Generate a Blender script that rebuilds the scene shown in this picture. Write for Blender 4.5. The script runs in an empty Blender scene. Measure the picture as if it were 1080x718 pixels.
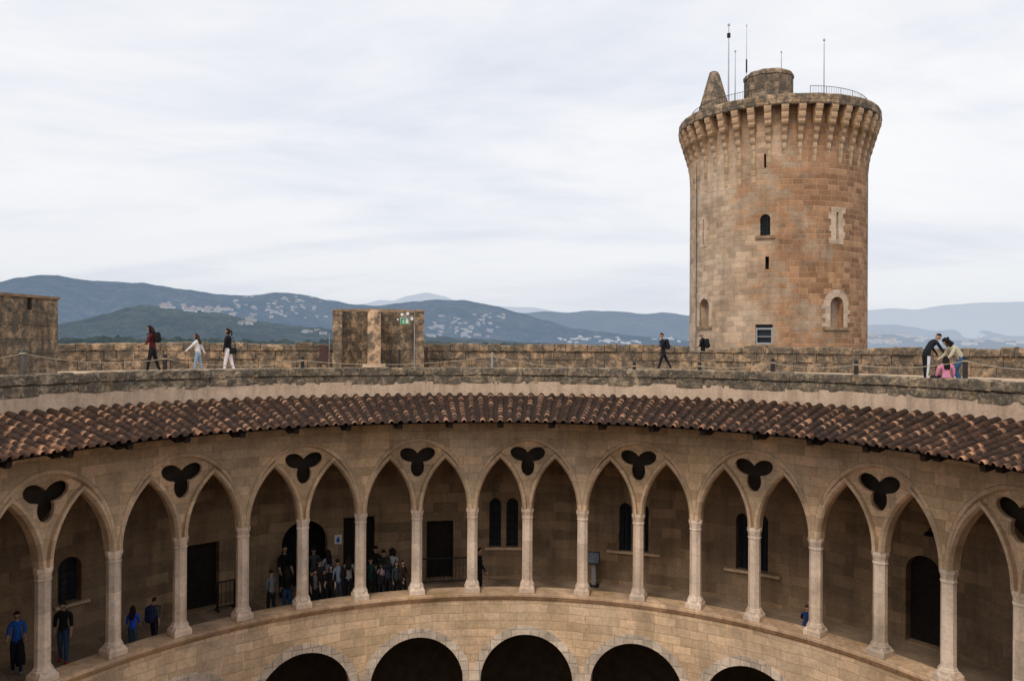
import bpy, bmesh, math, random
from math import sin, cos, pi, sqrt, atan2, acos, radians
from mathutils import Vector, Matrix, noise
from mathutils.geometry import delaunay_2d_cdt

random.seed(7)
C = bpy.context.scene.collection
TAU = 2 * pi

# ------------------------------------------------------------------ camera model
R = 13.2                      # radius of the ring of gallery columns
EYE = 14.5
CAM = Vector((0, -1.119 * R, EYE))
PSI, PHI, RHO, F = 0.0153, -0.0031, 0.0056, 822.0
_r0 = Vector((cos(PSI), -sin(PSI), 0)); _fh = Vector((sin(PSI), cos(PSI), 0))
FWD = _fh * cos(PHI) - Vector((0, 0, sin(PHI)))
_up = _fh * sin(PHI) + Vector((0, 0, cos(PHI)))
RIGHT = _r0 * cos(RHO) + _up * sin(RHO)
UP = _up * cos(RHO) - _r0 * sin(RHO)

def ray(px, py):
    return FWD + RIGHT * ((px - 540) / F) + UP * ((359 - py) / F)
def at(px, py, depth):
    return CAM + ray(px, py) * depth
def on_ring(px, py, r, cx=0.0, cy=0.0, near=False):
    """point where a sight line meets an upright cylinder"""
    d = ray(px, py); ox, oy = CAM.x - cx, CAM.y - cy
    a = d.x * d.x + d.y * d.y; b = 2 * (ox * d.x + oy * d.y); c = ox * ox + oy * oy - r * r
    D = max(b * b - 4 * a * c, 0)
    t = (-b - sqrt(D)) / (2 * a) if near else (-b + sqrt(D)) / (2 * a)
    return CAM + d * t
def at_floor(px, z, depth):
    d = ray(px, 362); p = CAM + d * depth
    return Vector((p.x, p.y, z))
def cyl(a, r, z):
    return Vector((r * sin(a), r * cos(a), z))

# ------------------------------------------------------------------ object helpers
def link(name, me, parent=None):
    o = bpy.data.objects.new(name, me); C.objects.link(o)
    if parent is not None: o.parent = parent
    return o
def thing(name, label, cat, loc=(0, 0, 0), rz=0.0, group=None):
    o = bpy.data.objects.new(name, None); C.objects.link(o)
    o.empty_display_size = 0.3
    o.location = loc; o.rotation_euler = (0, 0, rz)
    tag(o, label, cat, group)
    return o
def tag(o, label, cat, group=None):
    o['label'] = label; o['category'] = cat
    if group: o['group'] = group
    return o
def copy_part(o, parent, rz=0.0, loc=None):
    c = o.copy(); C.objects.link(c); c.parent = parent
    c.rotation_euler = (0, 0, rz)
    if loc is not None: c.location = loc
    for ch in o.children:
        d = ch.copy(); C.objects.link(d); d.parent = c
    return c

class MB:
    """collects faces for ONE mesh object"""
    def __init__(s): s.v = []; s.f = []; s.m = []; s.uv = []
    def add(s, verts, faces, mi=0, uv=None):
        n = len(s.v); s.v += [tuple(p) for p in verts]
        for f in faces:
            s.f.append(tuple(i + n for i in f)); s.m.append(mi)
        s.uv += (uv if uv else [(0, 0)] * len(verts))
    def box(s, c, size, rz=0.0, mi=0, M=None, jit=0.0):
        x, y, z = (k / 2 for k in size); vs = []
        for sx, sy, sz in ((-1,-1,-1),(1,-1,-1),(1,1,-1),(-1,1,-1),(-1,-1,1),(1,-1,1),(1,1,1),(-1,1,1)):
            p = Vector((sx * x, sy * y, sz * z))
            if jit: p += Vector([random.uniform(-jit, jit) for _ in range(3)])
            if M is not None: p = M @ p
            elif rz: p = Matrix.Rotation(rz, 3, 'Z') @ p
            vs.append(p + Vector(c))
        s.add(vs, [(0,3,2,1),(4,5,6,7),(0,1,5,4),(1,2,6,5),(2,3,7,6),(3,0,4,7)], mi)
    def tube(s, pts, rad, n=6, mi=0, cap=True):
        pts = [Vector(p) for p in pts]; rs = rad if isinstance(rad, (list, tuple)) else [rad] * len(pts)
        vs = []; fs = []
        for i, p in enumerate(pts):
            d = (pts[min(i + 1, len(pts) - 1)] - pts[max(i - 1, 0)]).normalized()
            a = d.orthogonal().normalized() if abs(d.z) > .9 else Vector((0, 0, 1)).cross(d).normalized()
            b = d.cross(a)
            for k in range(n):
                t = TAU * k / n; vs.append(p + (a * cos(t) + b * sin(t)) * rs[i])
        for i in range(len(pts) - 1):
            for k in range(n):
                k2 = (k + 1) % n
                fs.append((i * n + k, i * n + k2, (i + 1) * n + k2, (i + 1) * n + k))
        if cap: fs += [tuple(range(n - 1, -1, -1)), tuple(range((len(pts) - 1) * n, len(pts) * n))]
        s.add(vs, fs, mi)
    def lathe(s, prof, n=48, mi=0, c=(0, 0), a0=0.0, a1=TAU, jit=0.0, phase=0.0):
        full = abs(a1 - a0 - TAU) < 1e-6; m = n if full else n + 1
        vs = []; fs = []
        for (r, z) in prof:
            for k in range(m):
                a = a0 + (a1 - a0) * k / n + phase
                vs.append((c[0] + r * sin(a), c[1] + r * cos(a), z + (random.uniform(-jit, jit) if jit else 0)))
        for i in range(len(prof) - 1):
            for k in range(n):
                k2 = (k + 1) % m
                fs.append((i * m + k, (i + 1) * m + k, (i + 1) * m + k2, i * m + k2))
        s.add(vs, fs, mi)
    def cap(s, r, z, n, mi=0, c=(0, 0), phase=0.0):
        s.add([(c[0] + r * sin(TAU * k / n + phase), c[1] + r * cos(TAU * k / n + phase), z) for k in range(n)], [tuple(range(n - 1, -1, -1))], mi)
    def prism(s, poly, z0, z1, mi=0):
        n = len(poly)
        vs = [(x, y, z0) for x, y in poly] + [(x, y, z1) for x, y in poly]
        s.add(vs, [tuple(range(n - 1, -1, -1)), tuple(range(n, 2 * n))] + [(i, (i + 1) % n, n + (i + 1) % n, n + i) for i in range(n)], mi)
    def build(s, name, mats, parent=None, smooth=False, weld=False, normals=True):
        me = bpy.data.meshes.new(name); me.from_pydata(s.v, [], s.f)
        if not isinstance(mats, (list, tuple)): mats = [mats]
        for m in mats: me.materials.append(m)
        me.polygons.foreach_set('material_index', s.m)
        ul = me.uv_layers.new(name='UVMap')
        for l in me.loops: ul.data[l.index].uv = s.uv[l.vertex_index]
        if weld or normals:
            bm = bmesh.new(); bm.from_mesh(me)
            if weld: bmesh.ops.remove_doubles(bm, verts=bm.verts, dist=.0008)
            if normals: bmesh.ops.recalc_face_normals(bm, faces=bm.faces)
            bm.to_mesh(me); bm.free()
        if smooth: me.polygons.foreach_set('use_smooth', [True] * len(me.polygons))
        me.update()
        return link(name, me, parent)

def inside(p, poly):
    x, y = p; c = False; j = len(poly) - 1
    for i in range(len(poly)):
        xi, yi = poly[i]; xj, yj = poly[j]
        if (yi > y) != (yj > y) and x < (xj - xi) * (y - yi) / (yj - yi) + xi: c = not c
        j = i
    return c
def densify(poly, step):
    out = []
    for i, p in enumerate(poly):
        q = poly[(i + 1) % len(poly)]
        n = max(1, int(math.ceil(math.hypot(q[0] - p[0], q[1] - p[1]) / step)))
        out += [(p[0] + (q[0] - p[0]) * k / n, p[1] + (q[1] - p[1]) * k / n) for k in range(n)]
    return out
def sheet2d(outline, holes, grid):
    loops = [densify(outline, grid)] + [densify(h, grid) for h in holes]
    pts = []; edges = []
    for L in loops:
        n = len(pts); pts += L
        edges += [(n + i, n + (i + 1) % len(L)) for i in range(len(L))]
    x0 = min(p[0] for p in outline); x1 = max(p[0] for p in outline)
    y0 = min(p[1] for p in outline); y1 = max(p[1] for p in outline)
    lim = (grid * .45) ** 2; bnd = list(pts)
    nx = int((x1 - x0) / grid); ny = int((y1 - y0) / grid)
    for i in range(1, nx + 1):
        for j in range(1, ny + 1):
            p = (x0 + i * grid, y0 + j * grid)
            if not inside(p, outline) or any(inside(p, h) for h in holes): continue
            if any((p[0] - q[0]) ** 2 + (p[1] - q[1]) ** 2 < lim for q in bnd): continue
            pts.append(p)
    v, e, f, *_ = delaunay_2d_cdt([Vector(p) for p in pts], edges, [], 0, 1e-5)
    tris = []
    for t in f:
        c = (sum(v[i][0] for i in t) / len(t), sum(v[i][1] for i in t) / len(t))
        if inside(c, outline) and not any(inside(c, h) for h in holes): tris.append(tuple(t))
    return [tuple(p) for p in v], tris
def curved_panel(mb, outline, holes, rf, rb, Rm, grid=.4, back=False, mi=0, skip=None, rmi=None, place=None):
    """a panel drawn in (arc length, height), bent round an axis; rf front radius, rb radius of the back of its reveals"""
    v, tris = sheet2d(outline, holes, grid)
    place = place or (lambda s, r, z: cyl(s / Rm, r, z))
    mb.add([place(p[0], rf, p[1]) for p in v], tris, mi)
    cnt = {}
    for t in tris:
        for i in range(len(t)):
            k = tuple(sorted((t[i], t[(i + 1) % len(t)]))); cnt[k] = cnt.get(k, 0) + 1
    for (a, b), n in cnt.items():
        if n != 1: continue
        if skip and skip(v[a], v[b]): continue
        mb.add([place(v[a][0], rf, v[a][1]), place(v[b][0], rf, v[b][1]), place(v[b][0], rb, v[b][1]), place(v[a][0], rb, v[a][1])], [(0, 1, 2, 3)], mi if rmi is None else rmi)
    if back: mb.add([place(p[0], rb, p[1]) for p in v], [t[::-1] for t in tris], mi)

def arch_poly(s, w, z0, z1, pointed=0.0, n=12):
    """opening with a round or pointed head; z1 is the crown"""
    a = w / 2; h = a * (1 + pointed); zs = z1 - h
    rho = (a * a + h * h) / (2 * a)
    pts = [(s - a, z0), (s + a, z0)]
    te = acos(max(-1, min(1, (rho - a) / rho)))
    for k in range(n + 1):
        t = te * k / n; pts.append((s + a - rho + rho * cos(t), zs + rho * sin(t)))
    for k in range(n - 1, -1, -1):
        t = te * k / n; pts.append((s - a + rho - rho * cos(t), zs + rho * sin(t)))
    return pts
def rect(s, w, z0, z1):
    return [(s - w / 2, z0), (s + w / 2, z0), (s + w / 2, z1), (s - w / 2, z1)]

# ------------------------------------------------------------------ materials
class NT:
    def __init__(s, name):
        s.mat = bpy.data.materials.new(name); s.mat.use_nodes = True
        s.t = s.mat.node_tree; s.n = s.t.nodes; s.l = s.t.links
        s.bsdf = s.n['Principled BSDF']
        s.bsdf.inputs['Specular IOR Level'].default_value = .2
    def new(s, typ, **kw):
        x = s.n.new(typ)
        for k, v in kw.items(): setattr(x, k, v)
        return x
    def put(s, sock, val):
        if hasattr(val, 'links') or hasattr(val, 'is_linked'): s.l.new(val, sock)
        else: sock.default_value = val
    def math(s, op, a, b=0.0, c=0.0):
        x = s.new('ShaderNodeMath', operation=op)
        s.put(x.inputs[0], a); s.put(x.inputs[1], b); s.put(x.inputs[2], c)
        return x.outputs[0]
    def mix(s, fac, a, b, mode='MIX'):
        x = s.new('ShaderNodeMix', data_type='RGBA', blend_type=mode)
        s.put(x.inputs[0], fac); s.put(x.inputs[6], a); s.put(x.inputs[7], b)
        return x.outputs[2]
    def ramp(s, fac, stops, interp='LINEAR'):
        x = s.new('ShaderNodeValToRGB'); x.color_ramp.interpolation = interp
        e = x.color_ramp.elements
        while len(e) < len(stops): e.new(.5)
        for k, (p, c) in enumerate(stops):
            e[k].position = p; e[k].color = (c, c, c, 1) if isinstance(c, (int, float)) else (*c, 1)
        s.put(x.inputs[0], fac); return x.outputs[0]
    def noise(s, vec, scale, detail=4, rough=.55, dist=0.0):
        x = s.new('ShaderNodeTexNoise'); s.put(x.inputs['Vector'], vec)
        x.inputs['Scale'].default_value = scale; x.inputs['Detail'].default_value = detail
        x.inputs['Roughness'].default_value = rough; x.inputs['Distortion'].default_value = dist
        return x.outputs['Fac']
    def comb(s, x, y, z):
        c = s.new('ShaderNodeCombineXYZ')
        for k, v in enumerate((x, y, z)): s.put(c.inputs[k], v)
        return c.outputs[0]
    def sep(s, v):
        c = s.new('ShaderNodeSeparateXYZ'); s.put(c.inputs[0], v); return c.outputs
    def coord(s, kind):
        if kind == 'world': return s.new('ShaderNodeNewGeometry').outputs['Position']
        return s.new('ShaderNodeTexCoord').outputs['Object']
    def bump(s, h, strength=.3, dist=.02):
        b = s.new('ShaderNodeBump'); b.inputs['Strength'].default_value = strength; b.inputs['Distance'].default_value = dist
        s.put(b.inputs['Height'], h); s.l.new(b.outputs[0], s.bsdf.inputs['Normal'])
    def out(s, col, rough=.85):
        s.put(s.bsdf.inputs['Base Color'], col); s.put(s.bsdf.inputs['Roughness'], rough)
        return s.mat
def c4(c): return (*c, 1)
def scale(c, k): return tuple(x * k for x in c)

def stone(name, mode='ring', tones=((.3,.22,.15),(.38,.29,.2)), mortar=(.25,.19,.13), bw=.62, bh=.27, ms=.012,
          vary=.35, black=0.0, blackscale=.8, ochre=0.0, streak=.25, joint=.6, bump=.35, top_dark=None, regions=None, extra=None, gain=1.0):
    """coursed ashlar, weathered: block to block variation, broad stains, rain streaks, dark lichen"""
    tones = [(t[0] * 1.08 * gain, t[1] * .965 * gain, t[2] * .875 * gain) for t in tones]
    n = NT(name)
    P = n.coord('world' if mode in ('ring', 'worldbox') else 'obj')
    x, y, z = n.sep(P)
    ang = n.math('ARCTAN2', x, y if mode != 'tower' else n.math('MULTIPLY', y, -1.0))
    if mode in ('ring', 'tower'):
        rad = n.math('SQRT', n.math('ADD', n.math('MULTIPLY', x, x), n.math('MULTIPLY', y, y)))
        u = n.math('ADD', n.math('MULTIPLY', ang, 13.0 if mode == 'ring' else 5.3), rad)
    else:
        u = n.math('ADD', x, y)
    wob = n.noise(P, 1.1, 2); wob2 = n.noise(P, 6.0, 3)
    v = n.math('ADD', z, n.math('MULTIPLY', n.math('SUBTRACT', wob, .5), .15))
    v = n.math('ADD', v, n.math('MULTIPLY', n.math('SUBTRACT', wob2, .5), .02))
    u = n.math('ADD', u, n.math('MULTIPLY', n.math('SUBTRACT', wob2, .5), .05))
    row = n.math('FLOOR', n.math('DIVIDE', v, bh))
    # each course has its own block length and offset
    wr = n.new('ShaderNodeTexWhiteNoise', noise_dimensions='1D'); n.put(wr.inputs['W'], row)
    len_ = n.math('ADD', bw * .75, n.math('MULTIPLY', wr.outputs['Value'], bw * .6))
    uu = n.math('ADD', n.math('DIVIDE', u, len_), n.math('MULTIPLY', wr.outputs['Value'], 17.3))
    col = n.math('FLOOR', uu)
    wn = n.new('ShaderNodeTexWhiteNoise', noise_dimensions='2D'); n.put(wn.inputs['Vector'], n.comb(row, col, 0.0))
    rnd = wn.outputs['Value']
    fu = n.math('MULTIPLY', n.math('FRACT', uu), len_); fv = n.math('MULTIPLY', n.math('FRACT', n.math('DIVIDE', v, bh)), bh)
    du = n.math('MINIMUM', fu, n.math('SUBTRACT', len_, fu)); dv = n.math('MINIMUM', fv, n.math('SUBTRACT', bh, fv))
    dj = n.math('MINIMUM', du, dv)
    jm = n.new('ShaderNodeMapRange', interpolation_type='SMOOTHSTEP'); n.put(jm.inputs[0], dj)
    jm.inputs[1].default_value = ms * .4; jm.inputs[2].default_value = ms * 1.9
    jm.inputs[3].default_value = 1.0; jm.inputs[4].default_value = 0.0
    jf = jm.outputs[0]
    fade = n.ramp(n.noise(P, .55, 3), [(.3, .25), (.62, 1.0)])
    jfac = n.math('MULTIPLY', n.math('MULTIPLY', jf, fade), joint)
    base = n.mix(rnd, c4(tones[0]), c4(tones[1]))
    if len(tones) > 2:
        base = n.mix(n.ramp(n.noise(P, .38, 4), [(.42, 0.0), (.62, 1.0)]), base, c4(tones[2]))
    if regions: base, jfac = regions(n, P, x, y, z, ang, base, jfac, rnd)
    bv = n.math('ADD', 1.0 - vary / 2, n.math('MULTIPLY', rnd, vary))
    base = n.mix(1.0, base, n.comb(bv, bv, bv), 'MULTIPLY')
    # broad stains and grain
    st = n.ramp(n.noise(P, .9, 6, .62), [(.32, .62), (.55, 1.0), (.75, 1.12)])
    base = n.mix(.8, base, st, 'MULTIPLY')
    gr = n.ramp(n.noise(P, 9.0, 5, .7), [(.3, .72), (.6, 1.08)])
    base = n.mix(.7, base, gr, 'MULTIPLY')
    base = n.mix(jfac, base, c4(mortar))
    if streak:
        mp = n.new('ShaderNodeMapping'); mp.inputs['Scale'].default_value = (1.6, 1.6, .16); n.put(mp.inputs[0], P)
        sk = n.ramp(n.noise(mp.outputs[0], 1.6, 5, .65), [(.45, 0.0), (.68, 1.0)])
        base = n.mix(n.math('MULTIPLY', sk, streak), base, c4((.05, .042, .034)))
    if ochre:
        oc = n.ramp(n.noise(P, 1.7, 4, .6), [(.56, 0.0), (.68, 1.0)])
        base = n.mix(n.math('MULTIPLY', oc, ochre), base, c4((.42, .25, .08)))
    if black:
        bn = n.noise(P, blackscale, 6, .72, .3)
        bf = n.ramp(bn, [(.5 - black * .28, 0.0), (.60 - black * .12, 1.0)])
        bf = n.math('MULTIPLY', bf, .88)
        if top_dark:
            tz = n.new('ShaderNodeMapRange'); n.put(tz.inputs[0], z)
            tz.inputs[1].default_value = top_dark[0]; tz.inputs[2].default_value = top_dark[1]
            bf = n.math('MULTIPLY', bf, tz.outputs[0])
        bc = n.mix(n.noise(P, 14, 3), c4((.022, .019, .016)), c4((.13, .115, .095)))
        base = n.mix(bf, base, bc)
        wl = n.ramp(n.noise(P, 10.0, 5, .75), [(.56, 0.0), (.66, 1.0)])
        base = n.mix(n.math('MULTIPLY', wl, .85 * black), base, c4((.52, .47, .38)))
        bl2 = n.ramp(n.noise(P, 13.0, 5, .75), [(.32, 1.0), (.44, 0.0)])
        base = n.mix(n.math('MULTIPLY', bl2, .9 * black), base, c4((.03, .026, .02)))
    if extra: base = extra(n, P, x, y, z, ang, base)
    h = n.math('SUBTRACT', n.math('ADD', n.math('MULTIPLY', n.noise(P, 7, 6, .7), .8), n.math('MULTIPLY', rnd, .35)), n.math('MULTIPLY', jf, .8))
    n.bump(h, bump, .03)
    return n.out(base, .92)

def plain(name, col, rough=.7, var=.3, sc=6.0, bump=.15, metal=0.0, kind='obj', col2=None):
    n = NT(name); P = n.coord(kind)
    f = n.noise(P, sc, 5, .6)
    c2 = col2 or scale(col, 1 + var)
    base = n.mix(n.ramp(f, [(.3, 0.0), (.7, 1.0)]), c4(scale(col, 1 - var)), c4(c2))
    if bump: n.bump(f, bump, .01)
    n.bsdf.inputs['Metallic'].default_value = metal
    return n.out(base, rough)
_cl = {}
def cloth(col):
    k = tuple(round(c, 3) for c in col)
    if k not in _cl:
        n = NT('cloth'); P = n.coord('obj')
        f = n.noise(P, 9, 4, .6)
        base = n.mix(f, c4(scale(col, .7)), c4(scale(col, 1.25)))
        n.bump(n.noise(P, 14, 3), .5, .02)
        _cl[k] = n.out(base, .9)
    return _cl[k]

TAN = (.50, .375, .245); TAN2 = (.60, .46, .31)
M = {}
M['wall'] = stone('gallery_ashlar', tones=(TAN, TAN2, (.5, .41, .31)), mortar=(.27, .2, .13), bw=.66, bh=.30, ms=.011, vary=.28, streak=0.16, joint=0.38, gain=1.28)
M['lower'] = stone('lower_ashlar', tones=((.56, .44, .30), (.66, .52, .37), (.6, .49, .37)), mortar=(.34, .25, .17), bw=.6, bh=.29, ms=.012, vary=.25, streak=0.14, joint=0.48, gain=1.3)
M['mould'] = stone('arch_moulding', tones=((.53, .42, .30), (.60, .48, .35)), mortar=(.33, .25, .18), bw=.9, bh=.42, ms=.008, vary=.2, streak=.2, joint=.5, gain=1.25)
M['column'] = stone('column_stone', tones=((.74, .66, .57), (.80, .72, .64), (.76, .64, .54)), mortar=(.34, .27, .2), bw=3, bh=.93, ms=.008, vary=0.26, streak=0.24, joint=.4, bump=.2, gain=1.08)
M['sill'] = stone('sill_stone', tones=((.52, .38, .25), (.6, .46, .33), (.45, .34, .25)), mortar=(.2, .15, .1), bw=1.1, bh=3.1, ms=.01, vary=.25, streak=.3, ochre=0.6, gain=1.25)
M['ring'] = stone('voussoir', tones=((.64, .59, .53), (.74, .69, .62)), mortar=(.26, .2, .14), bw=.34, bh=.36, ms=.012, vary=.25, joint=.7, gain=1.08)
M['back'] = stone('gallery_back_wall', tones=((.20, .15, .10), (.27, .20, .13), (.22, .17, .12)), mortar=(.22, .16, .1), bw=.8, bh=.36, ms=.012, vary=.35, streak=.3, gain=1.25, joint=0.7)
M['cope'] = stone('coping_blocks', tones=((.44, .35, .24), (.52, .44, .33), (.40, .32, .22)), mortar=(.12, .1, .075), bw=9, bh=9, ms=.001, vary=0.55, black=0.66, blackscale=3.0, ochre=0.6, streak=.3, bump=.8, gain=1.2)
def plaster_mat():
    n = NT('lime_plaster'); P = n.coord('world'); a = n.noise(P, 1.2, 6, .65)
    base = n.mix(n.ramp(a, [(.3, 0.0), (.7, 1.0)]), c4((.54, .385, .275)), c4((.70, .52, .38)))
    mp_ = n.new('ShaderNodeMapping'); mp_.inputs['Scale'].default_value = (2.2, 2.2, .3); n.put(mp_.inputs[0], P)
    base = n.mix(n.math('MULTIPLY', n.ramp(n.noise(mp_.outputs[0], 1.5, 5, .65), [(.46, 0.0), (.7, 1.0)]), .5), base, c4((.2, .15, .105)))
    base = n.mix(.5, base, n.ramp(n.noise(P, 12, 5, .7), [(.3, .6), (.6, 1.1)]), 'MULTIPLY')
    n.bump(n.noise(P, 9, 5, .7), .35, .02)
    return n.out(base, .95)
M['plaster'] = plaster_mat()
M['parapet'] = stone('parapet_stone', tones=((.46, .33, .21), (.52, .4, .27), (.38, .28, .19)), mortar=(.2, .15, .1), bw=9, bh=5, ms=0.001, vary=0.6, black=0.58, blackscale=2.4, ochre=0.4, streak=0.3, bump=.6, gain=1.05)
M['floor'] = stone('terrace_floor', 'worldbox', tones=((.5, .41, .31), (.56, .47, .37)), mortar=(.4, .33, .25), bw=.5, bh=9, ms=.006, vary=.2, streak=0, bump=.2)
M['gfloor'] = stone('gallery_floor', 'worldbox', tones=((.24, .19, .14), (.3, .24, .18)), mortar=(.12, .1, .08), bw=.5, bh=9, ms=.006, vary=.2, streak=0, bump=.2)
M['court'] = stone('courtyard_paving', 'worldbox', tones=((.36, .3, .23), (.42, .36, .28)), mortar=(.2, .16, .12), bw=.5, bh=9, ms=.01, vary=.3, streak=0, bump=.3)
M['kiosk'] = stone('stair_turret_stone', 'box', tones=((.42, .325, .225), (.50, .40, .285), (.44, .32, .2)), mortar=(.26, .19, .12), bw=.7, bh=.40, ms=.016, vary=.4, black=.45, blackscale=3.2, ochre=.25, streak=.75, joint=.7, bump=.7)
M['kioskpale'] = stone('stair_turret_pillar', 'box', tones=((.54, .40, .27), (.6, .46, .33)), mortar=(.35, .25, .16), bw=.9, bh=.5, ms=.008, vary=.3, black=0.22, blackscale=1.6, streak=.3, bump=.5)
M['slab'] = plain('weathered_slab', (.3, .2, .125), .95, .4, 3, .3)
M['wood'] = plain('dark_wood', (.035, .025, .02), .7, .35, 8, .2)
M['door'] = plain('old_door_wood', (.018, .014, .012), .75, .3, 6, .2)
M['dark'] = plain('dim_interior', (.012, .010, .009), .95, .2, 2, 0)  # near-black colour standing in for shade inside openings and on the gallery ceiling
M['shadestone'] = plain('shaded_vault_stone', (.045, .035, .027), .95, .3, 3, .2, kind='world')  # stone coloured very dark to stand in for shade under the arches
M['iron'] = plain('black_iron', (.02, .02, .022), .5, .3, 9, .1, .3)
M['steel'] = plain('galvanised_steel', (.42, .43, .45), .45, .15, 9, .05, .6)
M['glass'] = plain('window_glass', (.03, .036, .045), .12, .2, 2, 0)
M['boards'] = plain('weathered_boards', (.34, .25, .18), .85, .25, 5, .2)
M['rope'] = plain('hemp_rope', (.42, .34, .25), .95, .2, 30, .3)
M['post'] = plain('dark_post', (.035, .033, .034), .8, .3, 10, .2)
M['greypost'] = plain('weathered_post', (.13, .12, .11), .9, .35, 8, .3)
M['white'] = plain('white_paint', (.75, .75, .73), .6, .06, 8, .03)
M['green'] = plain('exit_green', (.02, .34, .17), .4, .05, 8, 0)
M['blue'] = plain('pictogram_blue', (.03, .12, .4), .5, .05, 8, 0)
M['panel'] = plain('brown_panel', (.075, .042, .04), .6, .25, 5, .1)
M['screen'] = plain('information_panel', (.09, .11, .13), .35, .4, 14, 0)

def tile_mat():
    n = NT('clay_barrel_tiles'); P = n.coord('world')
    uv = n.new('ShaderNodeUVMap', uv_map='UVMap').outputs[0]
    u, v, _ = n.sep(uv)
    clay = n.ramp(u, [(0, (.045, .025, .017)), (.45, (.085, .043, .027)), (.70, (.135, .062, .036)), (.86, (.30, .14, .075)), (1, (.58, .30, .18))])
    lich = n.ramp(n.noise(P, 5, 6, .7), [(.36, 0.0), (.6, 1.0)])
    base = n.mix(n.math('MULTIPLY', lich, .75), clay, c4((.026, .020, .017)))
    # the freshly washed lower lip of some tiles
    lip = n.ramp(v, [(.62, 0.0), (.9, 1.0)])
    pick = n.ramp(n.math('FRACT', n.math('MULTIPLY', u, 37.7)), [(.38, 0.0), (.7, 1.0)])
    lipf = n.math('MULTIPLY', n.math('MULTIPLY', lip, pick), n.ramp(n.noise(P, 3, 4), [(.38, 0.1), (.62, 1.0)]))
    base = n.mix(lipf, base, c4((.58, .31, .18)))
    gl = n.ramp(n.noise(P, 30, 3), [(.3, .7), (.7, 1.2)])
    base = n.mix(1.0, base, gl, 'MULTIPLY')
    n.bump(n.noise(P, 22, 4), .4, .01)
    return n.out(base, .9)
M['tile'] = tile_mat()

# ------------------------------------------------------------------ the round castle
castle = thing('castle', 'round stone castle ring with two storeys of arches, tiled eaves and roof terrace', 'castle')
STEP = TAU / 42
P_ = STEP * R                                   # column spacing along the ring
ZS = EYE - .447 * R; ZSILL = EYE - .671 * R; ZGF = EYE - .70 * R
RF = .984 * R                                   # wall face towards the court
RB = 1.2 * R                                    # gallery back wall
A0 = .0025                                      # small turn of the whole ring
RCOPE = 1.028 * R; ZCOPE = EYE - .90; ZTER = 13.3
ROUT = 23.3

def col_angle(k): return A0 + (k + .5) * STEP   # k=0 is the first column right of centre

# --- one twin bay, centred on its middle column (bays centred on every odd column)
lan_a = P_ / 2 - .19; lan_h = .136 * R; rho = (lan_a ** 2 + lan_h ** 2) / (2 * lan_a)
BA, BH, BW = 1.80, 2.38, .165
def lancet_pts(side, off, n=14):
    """one lancet, from its right springing over the crown to its left springing"""
    c = side * P_ / 2; te = acos((rho - lan_a) / (rho + off)); out = []
    for k in range(n + 1):
        t = te * k / n; out.append((c + lan_a - rho + (rho + off) * cos(t), ZS + (rho + off) * sin(t)))
    for k in range(n - 1, -1, -1):
        t = te * k / n; out.append((c - lan_a + rho - (rho + off) * cos(t), ZS + (rho + off) * sin(t)))
    return out
def big_pts(off, n=40):
    return [((BA + off) * cos(pi * k / n), ZS + (BH + off) * sin(pi * k / n) ** .96) for k in range(n + 1)]
def sweep(mb, fn, prof, mi=0):
    rows = [[cyl(p[0] / R, r, p[1]) for p in fn(o)] for (o, r) in prof]
    n = len(rows[0]); vs = [p for row in rows for p in row]
    mb.add(vs, [(i * n + k, i * n + k + 1, (i + 1) * n + k + 1, (i + 1) * n + k) for i in range(len(rows) - 1) for k in range(n - 1)], mi)
def trefoil(off=0.0, cz=EYE - .3093 * R, n=72):
    out = []
    for k in range(n):
        th = TAU * k / n; best = 0
        for d in (radians(22), radians(158), radians(270)):
            a, b, c = .345 + off, .238 + off, .315
            ct, sn = cos(th - d), sin(th - d)
            # ray from the origin leaves the lobe (an ellipse along the lobe axis)
            A = ct * ct / a ** 2 + sn * sn / b ** 2; B = -2 * ct * c / a ** 2; Cc = c * c / a ** 2 - 1
            best = max(best, (-B + sqrt(max(B * B - 4 * A * Cc, 0))) / (2 * A))
        out.append((best * cos(th), cz + best * sin(th)))
    return out

bay_wall = MB()
ZTOP = 12.32
ol = [(-P_, ZS), (-BA - BW, ZS)] + big_pts(BW)[::-1] + [(P_, ZS), (P_, ZTOP), (-P_, ZTOP)]
clean = [ol[0]]
for p in ol[1:]:
    if math.hypot(p[0] - clean[-1][0], p[1] - clean[-1][1]) > .004: clean.append(p)
curved_panel(bay_wall, clean, [], RF, RF + .1, R, .33, skip=lambda a, b: abs(abs(a[0]) - P_) < 1e-3 and abs(abs(b[0]) - P_) < 1e-3)
bays = list(range(-11, 10))                      # 21 bays; bay 0 is centred on column k=0
def bay_angle(b): return col_angle(0) + b * 2 * STEP
mb = MB()
for b in bays:
    rot = Matrix.Rotation(-bay_angle(b), 3, 'Z')
    mb.add([rot @ Vector(p) for p in bay_wall.v], bay_wall.f)
mb.build('arcade_wall', M['wall'], castle, normals=False)

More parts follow.
